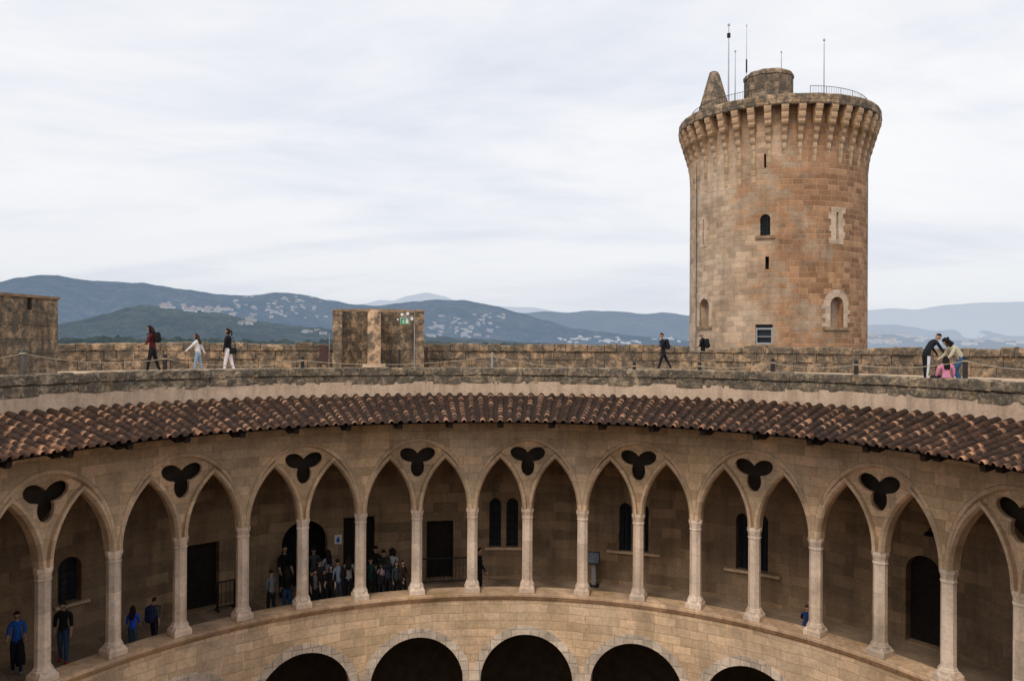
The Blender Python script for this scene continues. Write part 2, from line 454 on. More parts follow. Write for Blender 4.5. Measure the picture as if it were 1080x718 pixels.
tr = MB()
plate = [(-BA, ZS)] + [(-P_ / 2 - lan_a, ZS)] + lancet_pts(-1, 0)[::-1][1:] + lancet_pts(1, 0)[::-1] + [(BA, ZS)] + big_pts(0)[1:-1]
clean = [plate[0]]
for p in plate[1:]:
    if math.hypot(p[0] - clean[-1][0], p[1] - clean[-1][1]) > .004: clean.append(p)
curved_panel(tr, clean, [trefoil()], RF + .13, RF + .26, R, .25, back=True)
tracery = tr.build('tracery', M['wall'], castle, normals=False)
bg = MB(); sweep(bg, big_pts, [(BW + .004, RF + .03), (BW - .015, RF - .012), (.05, RF - .012), (-.004, RF + .134)])
big_arch = bg.build('arch_moulding', M['mould'], tracery, normals=False)
for side in (-1, 1):
    lm = MB(); sweep(lm, lambda o: lancet_pts(side, o), [(.165, RF + .132), (.145, RF + .008), (.055, RF + .002), (-.004, RF + .10), (-.005, RF + .40)])
    lm.build('lancet_moulding', M['mould'], tracery, normals=False)
tf = MB()
t0, t1 = trefoil(.022), trefoil(-.004)
tf.add([cyl(p[0] / R, RF + .12, p[1]) for p in t0] + [cyl(p[0] / R, RF + .20, p[1]) for p in t1] + [cyl(p[0] / R, RF + .134, p[1]) for p in trefoil(.03)],
       [(k, (k + 1) % 72, 72 + (k + 1) % 72, 72 + k) for k in range(72)] + [(k, 144 + k, 144 + (k + 1) % 72, (k + 1) % 72) for k in range(72)])
tf.build('trefoil_moulding', M['mould'], tracery, normals=False)
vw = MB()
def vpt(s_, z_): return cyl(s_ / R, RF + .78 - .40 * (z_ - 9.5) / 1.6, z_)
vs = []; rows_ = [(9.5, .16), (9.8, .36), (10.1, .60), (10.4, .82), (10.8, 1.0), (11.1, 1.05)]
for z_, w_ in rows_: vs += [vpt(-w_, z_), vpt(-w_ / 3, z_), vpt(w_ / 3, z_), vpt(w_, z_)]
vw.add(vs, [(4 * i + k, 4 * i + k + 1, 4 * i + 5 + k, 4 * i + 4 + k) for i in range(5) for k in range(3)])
vw.build('vault_shade_panel', M['shadestone'], tracery, normals=False)  # sketched vault web, a dark panel added so the trefoil opening reads black
tracery.rotation_euler = (0, 0, -bay_angle(0))
for b in bays:
    if b != 0 and -7 <= b <= 6: copy_part(tracery, castle, -bay_angle(b))
# bays behind the camera carry the same tracery
for b in bays:
    if not -7 <= b <= 6: copy_part(tracery, castle, -bay_angle(b))

# --- columns
def make_column():
    e = MB(); q = pi / 8
    e.lathe([(.0, 0), (.20, 0), (.195, 2.56), (0, 2.56)], 8, phase=q)
    shaft = MB(); k8 = 1 / cos(q)
    shaft.lathe([(.183 * k8, .40), (.176 * k8, 2.62)], 8, phase=q)
    s = shaft.build('column', M['column'], castle)
    b = MB()
    H = ZS - ZSILL
    hb = .268; sq = [(-hb, -hb), (hb, -hb), (hb, hb), (-hb, hb)]
    b.add([(x, y, .002) for x, y in sq] + [(x, y, .15) for x, y in sq] + [(x * .93, y * .93, .18) for x, y in sq] + [(x * .72, y * .72, .27) for x, y in sq],
          [(3, 2, 1, 0)] + [(4 * q + k, 4 * q + (k + 1) % 4, 4 * q + 4 + (k + 1) % 4, 4 * q + 4 + k) for q in range(3) for k in range(4)] + [(12, 13, 14, 15)])
    b.lathe([(.245 * k8, .14), (.25 * k8, .19), (.242 * k8, .215), (.242 * k8, .29), (.222 * k8, .31), (.212 * k8, .35), (.188 * k8, .385), (.183 * k8, .43)], 8, phase=q)
    b.build('column_base', M['column'], s)
    c = MB()
    c.lathe([(.18 * k8, 2.60), (.196 * k8, 2.615), (.196 * k8, 2.65), (.181 * k8, 2.665), (.184 * k8, 2.72), (.194 * k8, 2.78), (.208 * k8, 2.83), (.216 * k8, 2.84), (.22 * k8, H - .04), (.21 * k8, H - .003), (0, H - .003)], 8, phase=q)
    c.build('capital', M['column'], s)
    return s
column = make_column()
first = True
for k in range(-13, 13):
    a = col_angle(k); p = cyl(a, R, ZSILL)
    if first: column.location = p; column.rotation_euler = (0, 0, -a); first = False
    else: copy_part(column, castle, -a, p)

# --- sill, lower wall, floors
mb = MB()
prof = [(1.038 * R, ZGF), (1.036 * R, ZSILL - .015), (1.03 * R, ZSILL), (.9765 * R, ZSILL - .008), (.973 * R, ZSILL - .03), (.9725 * R, ZSILL - .10), (.975 * R, ZSILL - .125),
        (.9765 * R, ZSILL - .16), (.9785 * R, ZSILL - .21), (.982 * R, ZSILL - .25), (RF + .01, ZSILL - .29)]
mb.lathe(prof, 252)
mb.build('sill', M['sill'], castle, normals=False)

LR = 1.67; LZ = EYE - .7835 * R - LR
low = MB(); W2 = P_
low_ol = [(-W2, 0.0), (W2, 0.0), (W2, ZSILL - .30), (-W2, ZSILL - .30)]
lw = .9845
hole = [(-LR, .0015), (LR, .0015)] + [(LR * cos(t * pi / 28), LZ + LR * sin(t * pi / 28)) for t in range(29)]
low_ol2 = [(-W2, 0), (-LR, 0)] + [(LR * -cos(t * pi / 28), LZ + LR * sin(t * pi / 28)) for t in range(29)] + [(LR, 0), (W2, 0), (W2, ZSILL - .28), (-W2, ZSILL - .28)]
curved_panel(low, low_ol2, [], RF, RF + .62, R, .4, skip=lambda a, b: (abs(abs(a[0]) - W2) < 1e-3 and abs(abs(b[0]) - W2) < 1e-3))
mb = MB()
for b in bays:
    rot = Matrix.Rotation(-bay_angle(b), 3, 'Z')
    mb.add([rot @ Vector(p) for p in low.v], low.f)
mb.build('lower_arcade_wall', M['lower'], castle, normals=False)
def vous(o): return [((LR + o) * cos(t * pi / 36), LZ + (LR + o) * sin(t * pi / 36)) for t in range(37)]
rg = MB()
for t in range(19):                                       # cut voussoirs with open joints
    a0, a1 = pi * (t + .02) / 19, pi * (t + .98) / 19
    d = random.uniform(-.02, .03); pr = random.uniform(.012, .022)
    pl = [((LR + o) * cos(a), LZ + (LR + o) * sin(a)) for o, a in ((-.003, a0), (.30 + d, a0), (.30 + d, (a0 + a1) / 2), (.30 + d, a1), (-.003, a1), (-.003, (a0 + a1) / 2))]
    n = len(rg.v)
    rg.add([cyl(p[0] / R, RF - pr, p[1]) for p in pl] + [cyl(p[0] / R, RF + .02, p[1]) for p in pl], [(0, 1, 2, 3, 4, 5)] + [(i, (i + 1) % 6, 6 + (i + 1) % 6, 6 + i) for i in range(6)])
ring0 = rg.build('arch_ring', M['ring'], castle)
ring0.rotation_euler = (0, 0, -bay_angle(0))
for b in bays:
    if b != 0 and -7 <= b <= 6: copy_part(ring0, castle, -bay_angle(b))

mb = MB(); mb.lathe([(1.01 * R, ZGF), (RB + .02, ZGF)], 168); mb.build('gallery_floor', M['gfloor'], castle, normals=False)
mb = MB(); mb.lathe([(RF + .3, ZGF - .5), (RB, ZGF - .5)], 168); mb.build('lower_ceiling', M['shadestone'], castle, normals=False)
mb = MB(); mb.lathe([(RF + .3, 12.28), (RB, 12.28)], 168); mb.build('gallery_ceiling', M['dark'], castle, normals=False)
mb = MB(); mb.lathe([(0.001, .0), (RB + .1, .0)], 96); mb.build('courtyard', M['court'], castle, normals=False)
mb = MB(); mb.lathe([(RB, 0), (RB, ZGF - .5)], 168); mb.build('lower_back_wall', M['shadestone'], castle, normals=False)

# --- gallery back wall with its doors and windows (drawn from the openings in the photograph)
openings = []
def opening(kind, x0, x1, y0, y1, pointed=0.0):
    p0 = on_ring(x0, (y0 + y1) / 2, RB); p1 = on_ring(x1, (y0 + y1) / 2, RB)
    pt = on_ring((x0 + x1) / 2, y0, RB); pb = on_ring((x0 + x1) / 2, y1, RB)
    a0, a1 = atan2(p0.x, p0.y), atan2(p1.x, p1.y)
    s = (a0 + a1) / 2 * RB; w = (a1 - a0) * RB
    openings.append((kind, s, w, pb.z, pt.z, pointed))
opening('archwin', 61, 86, 587, 636)
opening('door', 197, 231, 573, 646)
opening('gate', 297, 345, 549, 634)
opening('door', 362, 395, 545, 627)
opening('door', 450, 478, 549, 613)
opening('slit', 516, 528.5, 525, 577); opening('slit', 534, 546.5, 525, 577)
opening('slit', 653, 666, 530, 582); opening('slit', 672, 684, 531, 583)
opening('slit', 776, 789, 541, 601); opening('slit', 798, 810, 543, 604)
opening('archdoor', 955, 993, 586, 676)
holes = []
wd = 1.0 * RB
for kind, s, w, z0, z1, pt in openings:
    if kind in ('door', 'gate', 'archdoor'): z0 = ZGF + .03
    holes.append(rect(s, w, z0, z1) if kind == 'door' else arch_poly(s, w, z0, z1, .12 if kind == 'slit' else 0))
sa = 1.45 * RB
mb = MB()
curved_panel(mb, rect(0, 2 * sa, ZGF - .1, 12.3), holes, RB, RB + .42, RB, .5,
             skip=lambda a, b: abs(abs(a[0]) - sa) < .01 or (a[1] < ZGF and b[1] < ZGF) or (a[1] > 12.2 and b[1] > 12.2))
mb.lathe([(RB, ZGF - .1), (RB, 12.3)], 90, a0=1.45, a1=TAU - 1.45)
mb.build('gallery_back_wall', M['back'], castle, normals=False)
for (kind, s, w, z0, z1, pt), hp in zip(openings, holes):
    a = s / RB
    if kind in ('door', 'archdoor', 'gate'): z0 = ZGF + .03
    leaf = MB(); big = [(x + (.1 if x > s else -.1), z + (.1 if z > (z0 + z1) / 2 else -.02)) for x, z in hp]
    deep = RB + (.34 if kind != 'gate' else .9)
    if kind == 'gate': big = rect(s, w + 1.2, z0 - .02, z1 + .4)
    curved_panel(leaf, big, [], deep, deep + .05, RB, .4)
    if kind in ('door', 'archdoor'):
        o = leaf.build('door', M['door'], castle, normals=False)
        pl = MB()
        for k in range(-3, 4):
            x = s + k * w / 7.5; pl.add([cyl((x + d) / RB, deep - .02, z) for d, z in ((-w / 17, z0), (w / 17, z0), (w / 17, z1 - .12 - (.3 * abs(k) / 3 if kind == 'archdoor' else 0)), (-w / 17, z1 - .12 - (.3 * abs(k) / 3 if kind == 'archdoor' else 0)))], [(0, 1, 2, 3)])
        pl.build('door_planks', M['door'], o)
        h = MB(); hc = cyl((s + w * .34) / RB, deep - .05, z0 + 1.05); h.box(hc, (.05, .05, .16)); h.build('door_handle', M['iron'], o)
    elif kind == 'gate':
        leaf.build('doorway', M['dark'], castle, normals=False)
    else:
        o = leaf.build('window', M['glass'], castle, normals=False)
        g = MB()
        for k in range(1, 6):
            z = z0 + (z1 - z0) * k / 6; g.tube([cyl((s - w / 2) / RB, deep - .06, z), cyl((s + w / 2) / RB, deep - .06, z)], .012, 5)
        for k in (-1, 1): g.tube([cyl((s + k * w / 6) / RB, deep - .06, z0), cyl((s + k * w / 6) / RB, deep - .06, z1)], .012, 5)
        g.build('window_grille', M['iron'], o)
def ledge(x0, x1, y):
    p0, p1 = on_ring(x0, y, RB), on_ring(x1, y, RB); a0, a1 = atan2(p0.x, p0.y), atan2(p1.x, p1.y); z = (on_ring((x0 + x1) / 2, y, RB)).z
    m = MB(); prof = [(RB + .02, z + .05), (RB - .09, z + .04), (RB - .1, z - .03), (RB + .02, z - .09)]
    m.lathe(prof, 10, a0=a0, a1=a1); m.build('window_sill', M['mould'], castle)
ledge(511, 552, 578); ledge(640, 697, 583); ledge(764, 823, 604); ledge(57, 94, 637)

# --- eaves roof
RT, ZT = RCOPE - .02, EYE - .1468 * R
RE, ZE = .823 * R, EYE - .1986 * R
NCOL, NROW = 230, 10
def roof_pt(t, ang, lift):
    r = RT + (RE - RT) * t; z = ZT + (ZE - ZT) * t
    nx = (ZT - ZE); L = math.hypot(RT - RE, nx)
    return cyl(ang, r - lift * nx / L, z + lift * (RT - RE) / L)
mb = MB()
rnd = random.Random(3)
for i in range(NCOL):
    a = A0 + TAU * i / NCOL
    if abs((a + pi) % TAU - pi) > 2.2: rows = 3
    else: rows = NROW
    shade_col = rnd.random() * .25
    for j in range(rows):
        nr = rows
        for kind in (0, 1):
            aa = a + (kind * .5) * TAU / NCOL
            t0 = j / nr - .012; t1 = (j + 1) / nr + .018 + rnd.uniform(-.003, .003)
            if kind: t0 -= .01; t1 -= .012
            n = 6 if kind == 0 else 4
            sk = rnd.uniform(-.03, .03) * TAU / NCOL; hh = rnd.uniform(-.004, .006)
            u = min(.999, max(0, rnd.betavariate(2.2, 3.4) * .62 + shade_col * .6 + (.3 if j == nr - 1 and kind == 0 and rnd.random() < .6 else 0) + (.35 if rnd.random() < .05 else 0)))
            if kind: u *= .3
            vs = []; uv = []
            for (t, wdt, lift) in ((t0, .262, .0), (t1, .285, .012)):
                rr = RT + (RE - RT) * t; sp = TAU * rr / NCOL
                rad = sp * wdt
                for k in range(n + 1):
                    th = pi * k / n
                    if kind == 0: off = rad * cos(th); up = .035 + lift + hh + rad * 1.0 * sin(th)
                    else: off = rad * 1.1 * cos(th); up = .055 + lift * .6 - rad * .42 * sin(th)
                    vs.append(roof_pt(t, aa + sk + off / rr, up)); uv.append((u, 0.0 if t == t0 or kind else 1.0))
            m = n + 1
            fs = [(k, k + 1, m + k + 1, m + k) for k in range(n)]
            if kind == 0:
                # thickness at the visible lip
                for k in range(n + 1):
                    th = pi * k / n; rr = RT + (RE - RT) * t1; rad = TAU * rr / NCOL * .285 - .018
                    vs.append(roof_pt(t1, aa + sk + rad * cos(th) / rr, (.035 + .012) + hh + rad * 1.0 * sin(th))); uv.append((u, 1.0))
                fs += [(m + k, m + k + 1, 2 * m + k + 1, 2 * m + k) for k in range(n)]
            mb.add(vs, fs, 0, uv)
roof = mb.build('tiled_roof', M['tile'], castle, normals=False)
mb = MB(); mb.add([roof_pt(t, A0 + TAU * k / 168, -.03) for t in (0, .985) for k in range(168)], [(k, (k + 1) % 168, 168 + (k + 1) % 168, 168 + k) for k in range(168)])
mb.build('roof_boarding', M['wood'], roof, normals=False)
rf = MB()
for (t0, t1, w, h) in ((.12, .955, .15, .19), (.12, .80, .21, .16)):
    vs = []
    for t in (t0, t1):
        for sx, lf in ((-1, -.04), (1, -.04), (1, -.04 - h), (-1, -.04 - h)):
            vs.append(roof_pt(t, 0, lf - (.17 if h == .16 else 0)) + Vector((sx * w / 2, 0, 0)))
    rf.add(vs, [(0, 1, 2, 3), (7, 6, 5, 4), (0, 4, 5, 1), (1, 5, 6, 2), (2, 6, 7, 3), (3, 7, 4, 0)])
rafter = rf.build('rafter', M['wood'], castle)
first = True
for k in range(-12, 12):
    a = col_angle(k) + STEP * .5
    if first: rafter.rotation_euler = (0, 0, -a); first = False
    else: copy_part(rafter, castle, -a)

# --- plaster band, coping blocks, terrace, outer wall
mb = MB(); mb.lathe([(RCOPE, ZT - .3), (RCOPE + .01, EYE - .1138 * R + .1)], 252); mb.build('plaster_band', M['plaster'], castle, normals=False)
mb = MB(); rnd = random.Random(11)
for course, (z0, z1, dep) in enumerate(((EYE - .1138 * R, 13.31, .0), (13.318, ZCOPE, -.03))):
    a = 0.0
    while a < TAU:
        L = rnd.uniform(.55, 1.15) / RCOPE
        if a + L > TAU: L = TAU - a
        zb = z0 + (rnd.uniform(-.03, .07) if course == 0 else rnd.uniform(-.012, .012)); zt = z1 + rnd.uniform(-.022, .016)
        r0 = RCOPE + dep + rnd.uniform(-.02, .015); g = .006 / RCOPE; r1 = RCOPE + .42
        nseg = 5; bev = .03
        prof = [(r0 + .03, zb), (r0, zb + bev), (r0, (zb + zt) / 2), (r0 + .004, zt - bev), (r0 + bev, zt), (r1, zt + rnd.uniform(-.01, .01))]
        vs = []
        for k in range(nseg + 1):
            for q, (rr, zz) in enumerate(prof):
                e = .012 if k in (0, nseg) and q < 5 else 0
                vs.append(cyl(a + g + (L - 2 * g) * k / nseg, rr + e + rnd.uniform(-.014, .014), zz + rnd.uniform(-.018, .018)))
        np_ = len(prof)
        fs = [(k * np_ + q, (k + 1) * np_ + q, (k + 1) * np_ + q + 1, k * np_ + q + 1) for k in range(nseg) for q in range(np_ - 1)]
        fs += [tuple(range(np_)), tuple(range(nseg * np_ + np_ - 1, nseg * np_ - 1, -1))]
        mb.add(vs, fs); a += L
mb.lathe([(RCOPE + .06, EYE - .1138 * R), (RCOPE + .06, ZCOPE - .06)], 168)
mb.build('coping', M['cope'], castle, normals=False)
mb = MB(); mb.lathe([(RCOPE + .3, ZTER), (ROUT + .1, ZTER)], 168); mb.lathe([(RCOPE + .41, ZTER - .3), (RCOPE + .41, ZCOPE - .03)], 168)
mb.build('terrace_floor', M['floor'], castle, normals=False)
mb = MB(); rnd = random.Random(5)
a = 0
def zpar(a):
    d = (a + pi) % TAU - pi
    return 14.40 - (.03 if d > .42 else 0)
DIP = (on_ring(741, 370, ROUT), on_ring(790, 370, ROUT))
d0, d1 = (atan2(p.x, p.y) for p in DIP)
for course in range(3):
    a = 0.0
    while a < TAU:
        L = rnd.uniform(.45, 1.15) / ROUT
        L = min(L, TAU - a)
        z0 = ZTER + (0, .40, .80)[course]; z1 = ZTER + (.388, .788)[course] if course < 2 else zpar(a) + rnd.uniform(-.06, .06)
        am = a + L / 2
        if course == 2 and d0 - .012 < am < d0 + .02: z1 -= .22
        elif course == 2 and d0 + .02 <= am < d1: z1 -= .1
        r0 = ROUT + rnd.uniform(-.035, .035) - (.05 if course == 2 else 0); r1 = ROUT + .62; g = .011 / ROUT
        nseg = 4; b = .035
        prof = [(r0, z0), (r0, (z0 + z1) / 2), (r0 + .01, z1 - b), (r0 + b, z1), ((r0 + r1) / 2, z1 + .02), (r1, z1), (r1, z0)]
        vs = []
        for k in range(nseg + 1):
            for q, (rr, zz) in enumerate(prof):
                vs.append(cyl(a + g + (L - 2 * g) * k / nseg, rr + rnd.uniform(-.016, .016), zz + rnd.uniform(-.018, .018)))
        np_ = len(prof)
        fs = [(k * np_ + q, (k + 1) * np_ + q, (k + 1) * np_ + q + 1, k * np_ + q + 1) for k in range(nseg) for q in range(np_ - 1)]
        fs += [tuple(range(np_)), tuple(range(nseg * np_ + np_ - 1, nseg * np_ - 1, -1))]
        mb.add(vs, fs); a += L
mb.build('parapet', M['parapet'], castle, normals=False)
mb = MB(); mb.lathe([(ROUT + .5, -3), (ROUT + .5, ZTER + .05)], 168); mb.build('outer_wall', M['parapet'], castle, normals=False)
# footbridge towards the tower
TD = 52.0
ta = math.atan2(.5 * (math.tan(math.atan((727 - 540) / F)) + math.tan(math.atan((915 - 540) / F))), 1)
half_l, half_r = math.atan((727 - 540) / F), math.atan((915 - 540) / F)
tdir = (half_l + half_r) / 2 + PSI
TC = Vector((CAM.x + TD * sin(tdir), CAM.y + TD * cos(tdir), 0)); TR = TD * sin((half_r - half_l) / 2)
ang_t = atan2(TC.x, TC.y)

bp0 = Vector((ROUT * sin(.3), ROUT * cos(.3), 0))
mb = MB(); dv = (TC - cyl(ang_t, ROUT, 0)); dv.z = 0; Lb = dv.length - TR + .4
mid = cyl(ang_t, ROUT + Lb / 2, 0)
mb.box((mid.x, mid.y, ZTER - .32), (6.5, Lb, .6), -ang_t)
mb.build('footbridge', M['parapet'], castle)

# ------------------------------------------------------------------ tower
def tower_regions(n, P, x, y, z, ang, base, jfac, rnd_):
    nz = n.noise(P, .5, 5, .6)
    side = n.ramp(n.math('ADD', n.math('MULTIPLY', ang, .32), n.math('ADD', n.math('MULTIPLY', nz, .9), n.math('MULTIPLY', rnd_, .22))), [(.47, 0.0), (.66, 1.0)])
    red = n.mix(rnd_, c4((.33, .170, .090)), c4((.45, .25, .14)))
    base = n.mix(side, base, red)
    return base, n.math('MULTIPLY', jfac, n.math('ADD', .55, n.math('MULTIPLY', side, .5)))
def tower_extra(n, P, x, y, z, ang, base):
    # rust running down from the loophole, worn blackness under the crown
    d = n.math('ABSOLUTE', n.math('SUBTRACT', ang, RUST_A))
    w = n.ramp(d, [(.004, 1.0), (.016, 0.0)])
    zz = n.new('ShaderNodeMapRange'); n.put(zz.inputs[0], z); zz.inputs[1].default_value = 17.0; zz.inputs[2].default_value = 19.5
    zt = n.new('ShaderNodeMapRange'); n.put(zt.inputs[0], z); zt.inputs[1].default_value = 21.6; zt.inputs[2].default_value = 21.2
    f = n.math('MULTIPLY', n.math('MULTIPLY', w, zz.outputs[0]), zt.outputs[0])
    base = n.mix(n.math('MULTIPLY', f, .75), base, c4((.5, .2, .06)))
    return base
trot = atan2(TC.x - CAM.x, TC.y - CAM.y)
tower = thing('tower', 'tall round stone keep with corbelled crown standing outside the castle ring', 'tower', TC, -trot)
def tw_local(px, py, r=None):
    p = on_ring(px, py, r or TR, TC.x, TC.y, near=True)
    q = Matrix.Rotation(trot, 3, 'Z') @ Vector((p.x - TC.x, p.y - TC.y, 0))
    return atan2(q.x, -q.y), p.z
RUST_A = tw_local(882, 280)[0]
M['tower'] = stone('tower_ashlar', 'tower', tones=((.46, .355, .255), (.56, .44, .325), (.58, .48, .38)), mortar=(.60, .39, .24), bw=.60, bh=.31, ms=.016, vary=.34, black=0, streak=.2, joint=0.62, bump=.55,
                   regions=tower_regions, extra=tower_extra, gain=1.0)
M['crown'] = stone('tower_crown_stone', 'tower', tones=((.42, .29, .18), (.5, .36, .24), (.46, .36, .26)), mortar=(.3, .2, .12), bw=.6, bh=.36, ms=.016, vary=.45, black=0, blackscale=2.6, ochre=.3, streak=0.25, bump=.6, gain=1.05)
M['rim'] = stone('tower_rim_stone', 'tower', tones=((.42, .30, .195), (.5, .37, .25), (.46, .36, .26)), mortar=(.3, .2, .12), bw=.7, bh=.42, ms=.016, vary=.45, black=.34, blackscale=2.4, ochre=.3, streak=.35, bump=.6)
M['topstone'] = stone('tower_top_stone', 'box', tones=((.34, .24, .17), (.44, .33, .24)), mortar=(.52, .40, .29), bw=.8, bh=.5, ms=.035, vary=.5, black=.42, blackscale=2.0, streak=.3, joint=.9, bump=.6)
M['pale'] = stone('pale_repair_stone', 'tower', tones=((.58, .47, .37), (.66, .55, .45)), mortar=(.4, .3, .2), bw=.5, bh=.37, ms=.01, vary=.25, streak=.2)
def tplace(s, r, z):
    a = s / TR; return Vector((r * sin(a), -r * cos(a), z))
def topen(x0, x1, y0, y1):
    ym = (y0 + y1) / 2; xm = (x0 + x1) / 2
    a0, a1 = tw_local(x0, ym)[0], tw_local(x1, ym)[0]
    return (a0 + a1) / 2 * TR, (a1 - a0) * TR, tw_local(xm, y1)[1], tw_local(xm, y0)[1]
ZC0, ZC1, ZCT = 25.45, 27.92, 28.5
spec = {'arch': topen(801.5, 812.5, 226, 248.5), 'slit_low': topen(807, 811, 270.5, 284), 'slit_top': topen(805.8, 809.8, 162, 177),
        'square': topen(796.5, 815, 342, 363), 'niche_r': topen(875.5, 889.5, 313, 345), 'niche_l': topen(738, 748, 315, 344),
        'loop_r': topen(881.8, 884.2, 224, 253), 'loop_l': topen(741, 743.2, 232, 258)}
th = {}
for k, (s, w, z0, z1) in spec.items():
    th[k] = arch_poly(s, w, z0, z1) if k in ('arch', 'niche_r', 'niche_l') else rect(s, max(w, .14), z0, z1)
sw = 1.75 * TR
mb = MB()
curved_panel(mb, rect(0, 2 * sw, 10.0, ZC1 + .24), list(th.values()), TR, TR - .45, TR, .5, place=tplace, skip=lambda a, b: abs(abs(a[0]) - sw) < .01 or a[1] < 10.01 and b[1] < 10.01 or a[1] > ZC1 and b[1] > ZC1)
mb.lathe([(TR, 10), (TR, ZC1 + .24)], 40, a0=pi + 1.75, a1=pi + TAU - 1.75)
mb.lathe([(TR + 1.2, -6), (TR + .35, 6), (TR, 10)], 72)
mb.build('tower_wall', M['tower'], tower, normals=False)
for k, (s, w, z0, z1) in spec.items():
    leaf = MB(); hp = th[k]; cx, cz = s, (z0 + z1) / 2
    curved_panel(leaf, [(x + (.08 if x > cx else -.08), z + (.08 if z > cz else -.08)) for x, z in hp], [], TR - (.3 if 'niche' not in k else .4), TR - .5, TR, .3, place=tplace)
    if 'niche' in k:
        o = leaf.build('blocked_window', M['boards'], tower, normals=False)
    elif k in ('arch', 'square'):
        o = leaf.build('window', M['glass'], tower, normals=False)
        g = MB()
        if k == 'square':
            for (x0_, x1_, a_, b_) in ((s - w / 2, s - w / 2 + .09, z0, z1 - .18), (s + w / 2 - .09, s + w / 2, z0, z1 - .18), (s - w / 2, s + w / 2, z0, z0 + .09), (s - w / 2, s + w / 2, z1 - .3, z1 - .2), (s - w / 2, s + w / 2, z0 + .42, z0 + .46)):
                curved_panel(g, [(x0_, a_), (x1_, a_), (x1_, b_), (x0_, b_)], [], TR - .1, TR - .2, TR, .5, place=tplace)
            g.build('window_frame', M['steel'], o)
        else:
            for q in range(1, 6): g.tube([tplace(s - w / 2, TR - .12, z0 + (z1 - z0) * q / 6), tplace(s + w / 2, TR - .12, z0 + (z1 - z0) * q / 6)], .022, 5)
            for q in (-1, 0, 1): g.tube([tplace(s + q * w / 4, TR - .12, z0), tplace(s + q * w / 4, TR - .12, z1)], .022, 5)
            g.build('window_grille', M['iron'], o)
    else:
        o = leaf.build('loophole', M['dark'], tower, normals=False)
def surround(name, hp, outline, mat, proud=.025):
    m = MB(); curved_panel(m, outline, [hp] if hp else [], TR + proud, TR - .1, TR, .3, place=tplace)
    return m.build(name, mat, tower, normals=False)
def toothed(s, w, z0, z1, n, dx, head=False):
    pts = [];
    zs = [z0 + (z1 - z0) * i / n for i in range(n + 1)]
    right = []
    for i in range(n):
        e = w / 2 + (dx if i % 2 else 0) + random.uniform(-.03, .03)
        right += [(e, zs[i] + .001), (e, zs[i + 1] - .001)]
    left = []
    for i in range(n):
        e = w / 2 + (dx if (i + 1) % 2 else 0) + random.uniform(-.03, .03)
        left += [(-e, zs[i] + .001), (-e, zs[i + 1] - .001)]
    return [(s + x, z) for x, z in right] + [(s + x, z) for x, z in left[::-1]]
s, w, z0, z1 = spec['niche_r']
o_ = toothed(s, w + .65, z0, z1 - w / 2, 5, .2)
nr = len(o_) // 2
arc = [(s + (w / 2 + .42) * cos(t * pi / 12), z1 - w / 2 + .002 + (w / 2 + .42) * sin(t * pi / 12)) for t in range(13)]
hole_r = [p for p in th['niche_r']]; hole_r = [(x, z + (.004 if z < z0 + .01 else 0)) for x, z in hole_r]
surround('window_surround', hole_r, o_[:nr] + arc + o_[nr:], M['pale'])
s, w, z0, z1 = spec['niche_l']
o2 = rect(s, w + .5, z0 - .01, z1 - w / 2)[:2] + [(s + (w / 2 + .25) * cos(t * pi / 10), z1 - w / 2 + (w / 2 + .25) * sin(t * pi / 10)) for t in range(11)]
surround('window_surround', [(x, z + (.004 if z < z0 + .01 else 0)) for x, z in th['niche_l']], o2, M['pale'])
s, w, z0, z1 = spec['loop_r']; surround('loophole_surround', rect(s, .14, z0, z1), toothed(s, .85, z0 - .25, z1 + .3, 6, .16), M['pale'])
s, w, z0, z1 = spec['loop_l']; surround('loophole_surround', rect(s, .14, z0, z1), toothed(s, .7, z0 - .15, z1 + .15, 5, .12), M['pale'])
for k, dx in (('niche_r', .42), ('niche_l', .25), ('arch', .25), ('square', .2)):
    s, w, z0, z1 = spec[k]; m = MB()
    curved_panel(m, rect(s, w + 2 * dx, z0 - .17, z0 - .005), [], TR + .11, TR - .1, TR, .4, place=tplace, back=True)
    m.build('window_sill', M['slab'], tower, normals=False)
# crown on corbels
ROV = TD * sin((math.atan(388 / F) - math.atan(174 / F)) / 2)
NCB = 40
cb = MB(); pr = []
ns = 6
prof = [(TR - .2, ZC0)]
for i in range(ns):
    z_a = ZC0 + (ZC1 - ZC0) * (i / ns) ** .9; z_b = ZC0 + (ZC1 - ZC0) * ((i + 1) / ns) ** .9
    e0 = TR + (ROV - TR) * ((i + .15) / ns); e1 = TR + (ROV - TR) * ((i + 1) / ns)
    prof += [(e1 - .09, z_a + .015), (e1 - .02, z_a + (z_b - z_a) * .3), (e1, z_a + (z_b - z_a) * .55), (e1 - .01, z_b - .02)]
prof += [(ROV - .03, ZC1), (TR - .2, ZC1)]
def corbel_mesh(foot):
    cb = MB(); hw = .19; zb0, zb1 = prof[0][1], prof[-1][1]
    vs = [(sx * (hw * (.5 + .5 * min(1, (z - zb0) / (zb1 - zb0) * 1.25)) + .012 * (i % 3 == 0)), -r, z) for sx in (-1, 1) for i, (r, z) in enumerate(prof)]; n_ = len(prof)
    cb.add(vs, [tuple(range(n_)), tuple(range(2 * n_ - 1, n_ - 1, -1))] + [(i, n_ + i, n_ + (i + 1) % n_, (i + 1) % n_) for i in range(n_)])
    w = .14
    vs = [(x, -r, z) for x, r, z in ((-w, TR + .09, ZC0 + .3), (w, TR + .09, ZC0 + .3), (w * .8, TR - .02, ZC0 - foot), (-w * .8, TR - .02, ZC0 - foot), (-w, TR - .1, ZC0 + .3), (w, TR - .1, ZC0 + .3))]
    cb.add(vs, [(0, 3, 2, 1), (0, 4, 3), (1, 2, 5)])
    return cb
